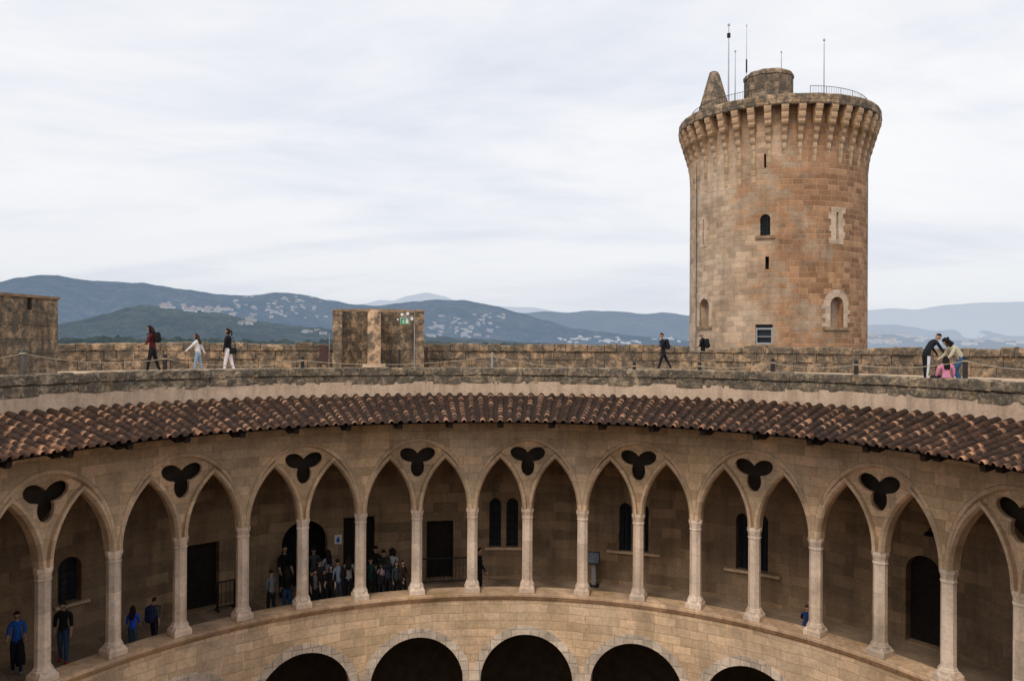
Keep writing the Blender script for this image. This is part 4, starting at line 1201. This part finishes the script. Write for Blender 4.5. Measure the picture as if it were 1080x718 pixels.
BLK = (.012, .012, .014); JEAN = (.035, .07, .14)
p = person('woman in burgundy and black with a black shoulder bag walking left on the terrace', at_floor(161, ZTER, 28.6), LEFT + .05, 1.76, (.10, .014, .02), BLK, lean=.06, head=.3, armL=(.35, .1, 1.0), armR=(.25, .1, 1.15),
           legL=(.24, .1), legR=(-.22, .15), hair='long', sleeves='short', haircol=(.02, .012, .01))
backpack(p, 'black bag on the back of the woman in burgundy', BLK, .28, .16, .40, -.04)
person('girl with long brown hair in white hooded top and pale jeans walking left', at_floor(209, ZTER, 28.8), LEFT, 1.47, (.72, .72, .74), (.24, .34, .46), lean=.1, head=.1, armL=(.75, .15, .1), armR=(-.5, .2, .1),
       legL=(.2, .1), legR=(-.15, .2), hair='long', haircol=(.06, .032, .02), slim=1.05)
p = person('woman in black jacket and white trousers with tied dark hair walking left', at_floor(241, ZTER, 29), LEFT - .1, 1.66, BLK, (.72, .68, .72), lean=.04, head=.05, armL=(.1, .1, .15), armR=(.05, .1, .3),
           legL=(.18, .05), legR=(-.2, .15), hair='pony', haircol=(.03, .015, .012), slim=1.05)
hb = p['hip']; t = thing('handbag', 'small black bag at the hip of the woman in white trousers', 'bag', hb + Vector((.16, -.12, .02)), p['rz'])
m = MB(); rbox(m, .13, .3, .24, e=.45); m.build('bag', cloth(BLK), t, smooth=True)
m = MB(); m.tube([(0, -.1, .1), (.05, -.05, .3), (.1, .04, .52), (.05, .14, .3), (0, .1, .1)], .012, 5); m.build('strap', cloth(BLK), t)
p = person('dark haired man in black shirt and trousers with backpack striding left', at_floor(700, ZTER, 35.0), LEFT, 1.70, (.014, .015, .022), (.013, .013, .018), lean=.12, head=.1, armL=(.3, .1, .7), armR=(.1, .1, 1.0),
           legL=(.38, .1), legR=(-.42, .15), hair='short', sleeves='short')
backpack(p, 'black backpack worn by the man striding left', (.012, .013, .018), .29, .17, .46)
p = person('bald bearded man in black shirt looking at a phone beyond the parapet', at_floor(741.5, ZTER - .02, 39.3), LEFT - .5, 1.78, BLK, BLK, lean=.05, head=.25, armL=(.25, .1, 1.2), armR=(.25, .1, 1.2),
           legL=(.1, .1), legR=(-.1, .1), hair='bald', beard=True, haircol=(.03, .018, .012), sleeves='short', slim=1.1)
backpack(p, 'black backpack on the bald man', (.014, .014, .016), .3, .2, .5)
t = thing('phone', 'small dark phone held by the bald man', 'phone', (p['handL'] + p['handR']) / 2 + Vector((-.06, -.02, .04)), p['rz'])
m = MB(); m.box((0, 0, 0), (.075, .012, .15), M=Matrix.Rotation(radians(40), 3, 'X')); m.build('case', M['iron'], t)
m = MB(); m.box((0, .008, 0), (.066, .006, .135), M=Matrix.Rotation(radians(40), 3, 'X')); m.build('screen', M['glass'], t)
person('young man in black jacket and white-striped track trousers bending forward', at_floor(977, ZTER, 26.6), RIGHTW + .15, 1.76, (.014, .017, .024), (.011, .012, .016), lean=.36, curve=.42, head=.35, armL=(.55, .05, .15), armR=(.62, .06, .1),
       legL=(.06, .04), legR=(-.06, .05), hair='short', haircol=(.02, .012, .01), stripe=(.62, .62, .72))
person('woman with curly black hair in cream jacket and jeans crouching forward', at_floor(1014, ZTER, 24.6), LEFT - .1, 1.66, (.47, .43, .32), (.03, .09, .18), lean=.42, curve=.45, head=.25, armL=(.5, .05, .3), armR=(.55, .05, .4),
       legL=(.75, 1.15), legR=(.35, .9), hair='curly', haircol=(.012, .009, .008), slim=1.12)
person('girl in pink top seated on the terrace between the two bending adults', at_floor(998, ZTER, 24.3), -.25, 1.52, (.62, .24, .34), (.32, .25, .55), lean=.02, head=.2, armL=(.3, .15, .6), armR=(.3, .15, .6),
       legL=(1.5, .12), legR=(1.45, .1), seat=.02, hair='long', haircol=(.014, .009, .008), slim=1.3)
t = thing('mat', 'lilac mat spread under the seated girl in pink', 'mat', at_floor(999, ZTER + .012, 24.15), .1)
m = MB()
for i in range(7):
    for j in range(5): m.v.append((-.55 + 1.1 * i / 6 + random.uniform(-.02, .02), -.3 + .6 * j / 4 + random.uniform(-.02, .02), random.uniform(0, .03))); m.uv.append((0, 0))
m.f = [(i * 5 + j, (i + 1) * 5 + j, (i + 1) * 5 + j + 1, i * 5 + j + 1) for i in range(6) for j in range(4)]; m.m = [0] * len(m.f)
m.build('cloth', cloth((.45, .36, .62)), t, smooth=True)
t = thing('bag', 'small black bag on the floor left of the girl in pink', 'bag', at_floor(988, ZTER + .13, 24.6), .3)
m = MB(); rbox(m, .42, .3, .26, e=.6); m.build('sack', cloth(BLK), t, smooth=True)
m = MB(); m.tube([(-.1, 0, .11), (-.06, 0, .2), (.06, 0, .2), (.1, 0, .11)], .014, 6); m.build('handle', cloth(BLK), t)

def gal(px, ytop, H, label, shirt, trousers, rz, group=None, **kw):
    q = at_plane(px, ytop, ZGF + H); r = math.hypot(q.x, q.y)
    lo, hi = 1.052 * R, 1.17 * R
    if not lo <= r <= hi:
        r2 = max(lo, min(hi, r)); q2 = on_ring(px, ytop, r2); H2 = max(1.35, min(1.9, q2.z - ZGF)); q = q2; H = H2
    q.z = ZGF
    return person(label, q, rz, H, shirt, trousers, group, **kw)
FACE = lambda px: 0.0
p = gal(18, 644, 1.74, 'man in blue polo shirt carrying a dark jacket in the gallery', (.02, .10, .42), (.02, .03, .055), TOWARD + .5, sleeves='short', armL=(.3, .1, 1.0), armR=(.3, .12, 1.1), legL=(.12, .1), legR=(-.1, .1), head=.3, shoes=(.2, .2, .2))
t = thing('jacket', 'dark jacket hanging from the arm of the man in blue', 'jacket', p['handL'] + Vector((-.12, -.02, -.28)), p['rz'])
m = MB(); m.lathe([(.03, .3), (.09, .26), (.1, .05), (.13, -.2), (.11, -.36), (.001, -.35)], 12, jit=.03); m.build('cloth', cloth((.012, .013, .018)), t, smooth=True)
gal(67, 634, 1.76, 'man in black shirt, jeans and red shoes walking in the gallery', BLK, (.035, .07, .14), TOWARD + .2, sleeves='short', armL=(.15, .12, .25), armR=(-.1, .12, .2), legL=(.14, .1), legR=(-.1, .15), head=.3, shoes=(.3, .02, .02), slim=1.12)
gal(140, 646, 1.6, 'woman with long dark hair in bright blue top beside the sill', (.015, .06, .5), (.03, .05, .09), AWAY + .2, sleeves='short', hair='long', haircol=(.01, .008, .007), armR=(.3, .1, .5))
p = gal(163, 630, 1.78, 'man in grey-green shirt with navy backpack beside the woman in blue', (.07, .085, .08), (.015, .018, .025), AWAY - .3, sleeves='short', armL=(.2, .1, .3))
backpack(p, 'navy backpack on the man in grey-green', (.012, .018, .06), .3, .18, .5)
CROWD = 'visitors crowding round the arched doorway'
crowd = [
    (286, 601, 1.72, 'man in light grey shirt seen from behind, leftmost of the crowd', (.17, .18, .21), BLK, AWAY + .3, {}),
    (303, 598, 1.66, 'visitor in black top and blue jeans left of the slim column', (.01, .01, .012), (.02, .07, .16), AWAY, {'hair': 'long'}),
    (300, 574, 1.85, 'tall visitor in black at the left jamb of the arched doorway', BLK, BLK, TOWARD, {}),
    (331, 577, 1.76, 'visitor in dark grey patterned top inside the arched doorway', (.08, .085, .1), BLK, AWAY, {}),
    (346, 580, 1.74, 'dark haired visitor in white top at the right jamb of the arched doorway', (.42, .42, .48), BLK, AWAY + .2, {'hair': 'long'}),
    (356.5, 590, 1.7, 'visitor in pale blue shirt below the wall sign', (.26, .32, .42), (.04, .05, .07), AWAY + .3, {}),
    (349, 596, 1.64, 'woman in black facing the courtyard in front of the pale blue shirt', BLK, BLK, TOWARD - .3, {'hair': 'long'}),
    (368, 586, 1.7, 'visitor in white patterned top beside the dark door', (.34, .34, .33), BLK, AWAY - .3, {'hair': 'long'}),
    (329, 603, 1.62, 'short visitor in black right beside the slim column', BLK, BLK, AWAY + .6, {}),
    (338, 604, 1.6, 'visitor in dark brown coat in front of the doorway', (.03, .02, .018), BLK, AWAY - .5, {'hair': 'long'}),
    (332, 618, 1.36, 'child in grey top low at the sill right of the slim column', (.16, .15, .15), BLK, TOWARD, {'hair': 'long'}),
    (402, 596, 1.66, 'person in pale pink shirt with a dark strap, right part of the crowd', (.50, .36, .40), (.03, .03, .04), AWAY + .4, {}),
    (418, 594, 1.66, 'woman in grey jacket, rightmost of the crowd', (.06, .065, .075), BLK, TOWARD + .4, {'hair': 'long'}),
    (414, 579, 1.62, 'dark haired visitor in white top behind the grey jacket', (.45, .48, .52), BLK, AWAY, {'hair': 'curly'}),
    (396, 576, 1.74, 'visitor in black against the wall right of the dark door', BLK, BLK, AWAY - .2, {}),
    (405, 580, 1.68, 'visitor in dark green top behind the pink shirt', (.02, .035, .03), BLK, AWAY + .1, {}),
    (409, 587, 1.64, 'visitor in dark blue top between pink shirt and grey jacket', (.03, .04, .075), BLK, AWAY + .2, {'hair': 'long'}),
    (337, 589, 1.7, 'tall visitor in charcoal coat in the middle of the doorway crowd', (.025, .025, .03), BLK, AWAY + .1, {}),
    (361, 602, 1.62, 'visitor in dark navy jacket in front of the white patterned top', (.012, .016, .04), BLK, AWAY - .2, {'hair': 'long'}),
    (396, 600, 1.6, 'visitor in near-black hooded top left of the pink shirt', (.016, .016, .018), BLK, AWAY + .5, {}),
    (425, 605, 1.5, 'youngster in dark brown top at the right fringe of the crowd', (.05, .03, .025), BLK, TOWARD + .6, {}),
    (342, 612, 1.42, 'child in black jacket at the sill below the charcoal coat', BLK, BLK, AWAY, {}),
    (391, 588, 1.68, 'visitor in dark teal top half behind the column', (.012, .05, .045), BLK, AWAY, {}),
]
for px, yt, H, lab, s_, tr_, rz, kw in crowd:
    a = atan2(on_ring(px, yt, RB).x, on_ring(px, yt, RB).y)
    q = gal(px, yt, H, lab, scale(s_, .75), scale(tr_, .8), rz - a, CROWD, sleeves=random.choice(['short', 'long']), armL=(random.uniform(-.1, .5), .1, random.uniform(.1, 1)), armR=(random.uniform(-.1, .5), .1, random.uniform(.1, 1)), head=random.uniform(-.05, .3), **kw)
    if 'pink' in lab and 'strap' in lab:
        t = thing('shoulder_bag', 'black shoulder bag on the person in pale pink', 'bag', q['hip'] + q['back'] * .12 + Vector((-.14, -.08, .1)), rz - a)
        m = MB(); rbox(m, .26, .14, .34, e=.5); m.build('bag', cloth(BLK), t, smooth=True)
        m = MB(); m.tube([(-.1, 0, .14), (-.02, -.03, .35), (.06, .02, .55)], .02, 6); m.build('strap', cloth(BLK), t, smooth=True)
gal(506, 578, 1.66, 'person in black standing behind the middle column, below the twin windows', BLK, BLK, RIGHTW, hair='short', armR=(.3, .1, .4), armL=(.2, .1, .3))
q = on_ring(850, 650, 1.056 * R)
person('child in blue jacket crouching behind the sill by a column', (q.x, q.y, ZGF), -.6, 1.4, (.012, .035, .12), (.012, .016, .03), lean=.25, head=.3, legL=(1.5, 2.3), legR=(1.3, 2.2), seat=.12, armL=(.7, .2, .5), armR=(.7, .2, .5), haircol=(.05, .02, .014))
# ------------------------------------------------------------------ land
def hy(px): return 361.5 + .0056 * (px - 540)
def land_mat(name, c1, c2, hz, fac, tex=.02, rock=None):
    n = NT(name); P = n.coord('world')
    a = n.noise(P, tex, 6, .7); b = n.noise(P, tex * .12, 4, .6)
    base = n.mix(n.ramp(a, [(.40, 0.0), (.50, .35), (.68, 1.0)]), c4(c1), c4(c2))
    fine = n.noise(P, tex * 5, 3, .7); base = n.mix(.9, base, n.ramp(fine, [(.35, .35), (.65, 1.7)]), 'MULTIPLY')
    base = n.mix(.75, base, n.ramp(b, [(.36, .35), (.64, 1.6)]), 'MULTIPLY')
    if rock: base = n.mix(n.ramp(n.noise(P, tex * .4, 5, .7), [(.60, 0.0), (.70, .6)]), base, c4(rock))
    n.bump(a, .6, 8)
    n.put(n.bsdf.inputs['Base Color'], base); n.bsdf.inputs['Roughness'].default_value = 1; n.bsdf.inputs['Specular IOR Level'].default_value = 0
    em = n.new('ShaderNodeEmission'); em.inputs[0].default_value = c4(hz)  # distance haze put into the material as a glow over the land colour
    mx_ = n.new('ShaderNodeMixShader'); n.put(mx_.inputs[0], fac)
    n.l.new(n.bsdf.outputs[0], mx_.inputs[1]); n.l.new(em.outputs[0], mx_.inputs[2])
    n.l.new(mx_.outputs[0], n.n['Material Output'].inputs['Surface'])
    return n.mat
LAYERS = []
def interp(pr, x):
    if x <= pr[0][0]: return pr[0][1]
    for (a, ya), (b, yb) in zip(pr, pr[1:]):
        if x <= b:
            f = (x - a) / (b - a); f = f * f * (3 - 2 * f) * .5 + f * .5; return ya + (yb - ya) * f
    return pr[-1][1]
def layer_z(L, az, D):
    px = 540 + F * math.tan(max(-1.2, min(1.2, az - PSI)))
    nz_ = noise.fractal(Vector((az * L['fq'], L['seed'], 0)), .7, 2.1, 6)
    y = interp(L['prof'], px) + L['rough'] * nz_
    zr = EYE + (hy(px) - y) / F * L['D1'] * cos(az - PSI)
    t = (D - L['D0']) / (L['D1'] - L['D0'])
    if t <= 1:
        s = t ** 1.15
        z = L['z0'] + (zr - L['z0']) * s
        sp_ = noise.fractal(Vector((az * L['fq'] * .35, D / L['D1'] * 2.2, L['seed'] + 5)), .8, 2.2, 4)
        z += (zr - L['z0']) * .20 * sp_ * 4 * t * (1 - t) if t > 0 else 0
    else:
        z = zr - (zr - L['z0']) * min(1, (t - 1) * 1.2) * .6
    return z
def layer(name, prof, D0, z0, D1, mat, rough=.5, fq=30, x0=-120, x1=1200, na=330, nd=26, crown=0.0):
    L = dict(prof=prof, D0=D0, z0=z0, D1=D1, rough=rough, fq=fq, seed=len(LAYERS) * 3.7, x0=x0, x1=x1); LAYERS.append(L)
    a0, a1 = math.atan((x0 - 540) / F) + PSI, math.atan((x1 - 540) / F) + PSI
    vs = []; ds = [D0 + (D1 - D0) * (k / nd) for k in range(nd + 1)] + [D1 + (D1 - D0) * q for q in (.12, .3, .6)]
    for i in range(na + 1):
        a = a0 + (a1 - a0) * i / na
        ef = min(1, min(i, na - i) / 14)
        for D in ds:
            z = layer_z(L, a, D)
            if crown: z += crown * noise.noise(Vector((a * D / 9, D / 9, 1))) + crown * .6 * noise.noise(Vector((a * D / 4, D / 4, 7)))
            z = z0 + (z - z0) * ef if (x0 > -100 or x1 < 1180) else z
            vs.append((CAM.x + D * sin(a), CAM.y + D * cos(a), z))
    m = len(ds); mb_ = MB(); mb_.add(vs, [(i * m + k, (i + 1) * m + k, (i + 1) * m + k + 1, i * m + k + 1) for i in range(na) for k in range(m - 1)])
    o = mb_.build(name, mat, None, smooth=not crown, normals=False); o['kind'] = 'structure'; return o
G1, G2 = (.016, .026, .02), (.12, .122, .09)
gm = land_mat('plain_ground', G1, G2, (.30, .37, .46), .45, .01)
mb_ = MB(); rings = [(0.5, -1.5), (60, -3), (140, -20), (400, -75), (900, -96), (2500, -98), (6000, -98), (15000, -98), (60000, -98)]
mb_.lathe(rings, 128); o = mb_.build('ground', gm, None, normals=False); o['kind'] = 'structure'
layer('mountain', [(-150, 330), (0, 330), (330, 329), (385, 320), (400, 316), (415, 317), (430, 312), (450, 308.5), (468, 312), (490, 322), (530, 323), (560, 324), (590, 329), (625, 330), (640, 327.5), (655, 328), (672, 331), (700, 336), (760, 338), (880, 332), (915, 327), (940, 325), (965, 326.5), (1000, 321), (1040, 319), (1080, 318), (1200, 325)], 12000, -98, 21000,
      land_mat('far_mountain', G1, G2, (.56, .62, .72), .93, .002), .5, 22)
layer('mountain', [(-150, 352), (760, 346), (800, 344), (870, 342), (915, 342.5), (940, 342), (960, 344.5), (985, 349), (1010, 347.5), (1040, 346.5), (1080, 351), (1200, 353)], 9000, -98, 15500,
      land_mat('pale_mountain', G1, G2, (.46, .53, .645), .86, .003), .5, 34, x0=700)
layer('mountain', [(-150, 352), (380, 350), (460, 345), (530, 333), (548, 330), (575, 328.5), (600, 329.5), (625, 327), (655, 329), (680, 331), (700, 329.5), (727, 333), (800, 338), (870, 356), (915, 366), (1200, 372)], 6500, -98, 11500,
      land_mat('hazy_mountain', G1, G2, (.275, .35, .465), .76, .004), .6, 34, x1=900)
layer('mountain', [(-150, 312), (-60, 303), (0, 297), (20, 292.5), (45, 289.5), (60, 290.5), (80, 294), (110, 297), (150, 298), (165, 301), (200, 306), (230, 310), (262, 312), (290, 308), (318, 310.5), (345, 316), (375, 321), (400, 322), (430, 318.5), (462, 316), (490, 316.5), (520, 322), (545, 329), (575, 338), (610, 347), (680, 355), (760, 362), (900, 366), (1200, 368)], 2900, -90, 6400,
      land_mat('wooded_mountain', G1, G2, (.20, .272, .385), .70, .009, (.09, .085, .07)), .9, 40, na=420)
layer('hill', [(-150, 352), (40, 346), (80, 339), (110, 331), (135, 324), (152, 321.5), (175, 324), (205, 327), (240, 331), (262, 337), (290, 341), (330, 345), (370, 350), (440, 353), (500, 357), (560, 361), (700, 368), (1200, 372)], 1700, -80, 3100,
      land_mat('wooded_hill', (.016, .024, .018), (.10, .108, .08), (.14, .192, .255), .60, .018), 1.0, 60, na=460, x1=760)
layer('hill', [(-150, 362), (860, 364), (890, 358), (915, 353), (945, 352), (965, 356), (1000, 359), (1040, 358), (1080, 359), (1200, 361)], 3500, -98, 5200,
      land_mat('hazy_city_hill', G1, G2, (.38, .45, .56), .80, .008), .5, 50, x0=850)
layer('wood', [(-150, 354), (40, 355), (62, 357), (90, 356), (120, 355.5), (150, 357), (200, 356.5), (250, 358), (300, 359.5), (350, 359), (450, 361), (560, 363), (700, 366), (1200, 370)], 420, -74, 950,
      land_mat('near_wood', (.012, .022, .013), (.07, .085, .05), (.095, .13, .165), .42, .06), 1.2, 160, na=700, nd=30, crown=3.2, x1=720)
# houses seen far off on the slopes
def hit(px, py):
    d = ray(px, py); az = atan2(d.x, d.y); hl = math.hypot(d.x, d.y); best = None
    for L in LAYERS:
        if not L['x0'] < px < L['x1']: continue
        lo = L['D0']; prev = None
        for k in range(160):
            D = L['D0'] + (L['D1'] - L['D0']) * k / 159
            zr = CAM.z + d.z * D / hl
            if layer_z(L, az, D) >= zr:
                if k and (best is None or D < best[0]): best = (D, Vector((CAM.x + D * sin(az), CAM.y + D * cos(az), layer_z(L, az, D))))
                break
    return best
def house_mat(name, col, hz, f):  # wall and roof colours veiled by an emissive haze tint
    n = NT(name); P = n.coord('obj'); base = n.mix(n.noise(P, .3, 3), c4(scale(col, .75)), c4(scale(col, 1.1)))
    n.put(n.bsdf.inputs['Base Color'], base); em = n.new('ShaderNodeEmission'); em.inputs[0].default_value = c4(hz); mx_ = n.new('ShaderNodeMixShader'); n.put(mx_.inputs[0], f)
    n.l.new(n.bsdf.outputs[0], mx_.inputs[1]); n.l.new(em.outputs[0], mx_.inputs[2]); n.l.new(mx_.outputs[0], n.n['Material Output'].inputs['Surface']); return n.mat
HM_ = {}
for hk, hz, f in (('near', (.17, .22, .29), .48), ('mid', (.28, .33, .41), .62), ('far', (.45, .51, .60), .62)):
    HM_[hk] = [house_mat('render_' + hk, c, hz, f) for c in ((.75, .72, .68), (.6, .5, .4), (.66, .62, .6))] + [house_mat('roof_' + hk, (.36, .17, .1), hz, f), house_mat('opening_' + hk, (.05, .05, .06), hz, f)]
def house_mesh(hk, w, d, h, roofed, wi, rn):
    m = MB(); m.box((0, 0, h / 2 - 3), (w, d, h + 6), mi=0)
    if rn.random() < .6:
        m.box((w * .6, d * .1, h * .32 - 3), (w * .6, d * .8, h * .65 + 6), mi=0)
    if roofed:
        e = .8; vs = [(-w / 2 - e, -d / 2 - e, h + .05), (w / 2 + e, -d / 2 - e, h + .05), (w / 2 + e, d / 2 + e, h + .05), (-w / 2 - e, d / 2 + e, h + .05), (-w / 4, 0, h + d * .22), (w / 4, 0, h + d * .22)]
        m.add(vs, [(0, 1, 5, 4), (1, 2, 5), (2, 3, 4, 5), (3, 0, 4), (3, 2, 1, 0)], 1)
    else:
        m.box((0, 0, h + .35), (w + .4, d + .4, .5), mi=0)
    nf = max(1, int(h / 3.2)); nw = max(2, int(w / 4.5))
    for i in range(nf):
        for k in range(nw):
            m.box((-w / 2 + w * (k + .5) / nw, -d / 2 - .03, h * (i + .5) / nf), (w / nw * .45, .1, 1.6), mi=2)
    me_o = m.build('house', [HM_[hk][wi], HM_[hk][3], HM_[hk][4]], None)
    return me_o
rn = random.Random(21)
clusters = [
    # px box, count, width range, haze key, roofed share, label, group
    ((166, 241, 319, 330), 34, (16, 34), 'mid', .75, 'pale villa in the row along the hill crest left of the open stair housing', 'villas along the hill crest', True),
    ((250, 270, 337, 343), 7, (12, 20), 'near', .3, 'small white house in the knot below the villa row', 'white houses below the villa row', False),
    ((244, 350, 313, 336), 62, (14, 26), 'mid', .4, 'small pale house scattered up the slope left of the open stair housing', 'houses on the slope left of the stair housing', False),
    ((320, 342, 347, 353), 7, (12, 20), 'near', .3, 'white house low among the trees left of the open stair housing', 'white houses low among the trees', False),
    ((449, 532, 331, 356), 66, (16, 30), 'mid', .4, 'small pale house on the slope right of the open stair housing', 'houses on the slope right of the stair housing', False),
    ((590, 727, 355.5, 362.5), 40, (14, 34), 'far', .3, 'hazy pale building of the town left of the tower', 'town buildings left of the tower', False),
    ((916, 962, 346, 363), 30, (16, 40), 'far', .2, 'hazy white block of the town right of the tower', 'town blocks right of the tower', False),
    ((962, 1080, 354, 364), 44, (16, 38), 'far', .3, 'faint pale building of the distant town at the right edge', 'distant town buildings at the right', False),
]
for (x0_, x1_, y0_, y1_), cnt, (w0, w1), hk, share, lab, grp, row_ in clusters:
    protos = []
    for q in range(6):
        w = rn.uniform(w0, w1); protos.append(house_mesh(hk, w, w * rn.uniform(.5, .8), rn.choice([5.5, 6.5, 8, 10]) * (1.3 if hk == 'far' else 1), rn.random() < share, rn.choice([0, 0, 2, 1]), rn))
    used = [False] * 6; made = 0; tries = 0
    while made < cnt and tries < cnt * 8:
        tries += 1
        px = rn.uniform(x0_, x1_); py = rn.uniform(y0_, y1_)
        if row_: py = interp([(166, 323), (180, 322), (200, 325), (220, 326), (241, 328)], px) + rn.gauss(0, 1.6)
        elif noise.noise(Vector((px * .06, py * .15, 3))) < -.12: continue
        h_ = hit(px, py)
        if h_ is None: continue
        k = rn.randrange(6)
        if used[k]: o = protos[k].copy(); C.objects.link(o)
        else: o = protos[k]; used[k] = True
        o.location = h_[1]; o.rotation_euler = (0, 0, rn.uniform(-.6, .6) - atan2(h_[1].x, h_[1].y - CAM.y))
        tag(o, lab, 'house', grp); made += 1
    for k in range(6):
        if not used[k]: bpy.data.objects.remove(protos[k])
# ------------------------------------------------------------------ sky, sun, camera
SUN_EL, SUN_AZ = radians(50), radians(208)       # azimuth clockwise from +Y: behind the camera, to its left
w = bpy.data.worlds.new('World'); bpy.context.scene.world = w; w.use_nodes = True
nt = w.node_tree; nd = nt.nodes; lk = nt.links
for n_ in list(nd): nd.remove(n_)
def N(typ, **kw):
    x = nd.new(typ)
    for k, v in kw.items(): setattr(x, k, v)
    return x
out = N('ShaderNodeOutputWorld'); bgn = N('ShaderNodeBackground'); sky = N('ShaderNodeTexSky', sky_type='NISHITA')
sky.sun_disc = False; sky.sun_elevation = SUN_EL; sky.sun_rotation = SUN_AZ; sky.altitude = 110; sky.dust_density = 3
tc = N('ShaderNodeTexCoord'); sp = N('ShaderNodeSeparateXYZ'); lk.new(tc.outputs['Generated'], sp.inputs[0])
def mth(op, a, b=0.0):
    x = N('ShaderNodeMath', operation=op)
    for k, v in enumerate((a, b)):
        if hasattr(v, 'is_linked'): lk.new(v, x.inputs[k])
        else: x.inputs[k].default_value = v
    return x.outputs[0]
zc = mth('MAXIMUM', sp.outputs[2], 0.0); den = mth('ADD', zc, .16)
cv = N('ShaderNodeCombineXYZ'); lk.new(mth('DIVIDE', sp.outputs[0], den), cv.inputs[0]); lk.new(mth('DIVIDE', sp.outputs[1], den), cv.inputs[1])
mp = N('ShaderNodeMapping'); mp.inputs['Rotation'].default_value = (0, 0, radians(24)); mp.inputs['Scale'].default_value = (.62, 1.0, 1); mp.inputs['Location'].default_value = (2.3, .9, 0); lk.new(cv.outputs[0], mp.inputs[0])
def nz(scale_, det, rough, dist):
    x = N('ShaderNodeTexNoise'); lk.new(mp.outputs[0], x.inputs['Vector'])
    x.inputs['Scale'].default_value = scale_; x.inputs['Detail'].default_value = det; x.inputs['Roughness'].default_value = rough; x.inputs['Distortion'].default_value = dist
    return x.outputs['Fac']
def rmp(f, stops):
    x = N('ShaderNodeValToRGB'); e = x.color_ramp.elements
    while len(e) < len(stops): e.new(.5)
    for k, (p, c) in enumerate(stops): e[k].position = p; e[k].color = (*c, 1)
    lk.new(f, x.inputs[0]); return x.outputs[0]
def mx(f, a, b, mode='MIX'):
    x = N('ShaderNodeMix', data_type='RGBA', blend_type=mode)
    for s_, v in ((0, f), (6, a), (7, b)):
        if hasattr(v, 'is_linked'): lk.new(v, x.inputs[s_])
        else: x.inputs[s_].default_value = v
    return x.outputs[2]
cl = mth('ADD', mth('MULTIPLY', nz(.62, 6, .52, .9), .72), mth('MULTIPLY', nz(2.0, 6, .6, .6), .28))
cloud = rmp(cl, [(.36, (.74, .78, .88)), (.44, (.86, .885, .95)), (.51, (.97, .975, .995)), (.62, (1.04, 1.04, 1.04))])
hz = rmp(zc, [(0, (.60, .67, .77)), (.06, (.70, .74, .81)), (.17, (.86, .88, .92)), (.32, (1, 1, 1))])
hzf = rmp(zc, [(0, (1, 1, 1)), (.05, (.8, .8, .8)), (.26, (0, 0, 0))])
low_ = mx(.34, hz, cloud)
cloudy = mx(hzf, cloud, low_)
skys = mx(1.0, sky.outputs[0], (.1, .1, .1, 1), 'MULTIPLY')
fin = mx(.94, skys, cloudy)
lk.new(fin, bgn.inputs[0]); bgn.inputs[1].default_value = 1.0; lk.new(bgn.outputs[0], out.inputs[0])

sl = bpy.data.lights.new('sun', 'SUN'); sl.energy = 1.5; sl.angle = radians(16); sl.color = (1, .92, .80)
so = bpy.data.objects.new('sun', sl); C.objects.link(so)
sd = Vector((sin(SUN_AZ) * cos(SUN_EL), cos(SUN_AZ) * cos(SUN_EL), sin(SUN_EL)))
so.rotation_euler = sd.to_track_quat('Z', 'Y').to_euler()

cam = bpy.data.cameras.new('camera'); co = bpy.data.objects.new('camera', cam); C.objects.link(co)
cam.sensor_width = 36; cam.lens = F / 1080 * 36; cam.clip_start = .1; cam.clip_end = 80000
mw = Matrix((RIGHT, UP, -FWD)).transposed().to_4x4(); mw.translation = CAM
co.matrix_world = mw
sc = bpy.context.scene; sc.camera = co
sc.view_settings.view_transform = 'Standard'; sc.view_settings.look = 'None'; sc.view_settings.exposure = 0; sc.view_settings.gamma = 1
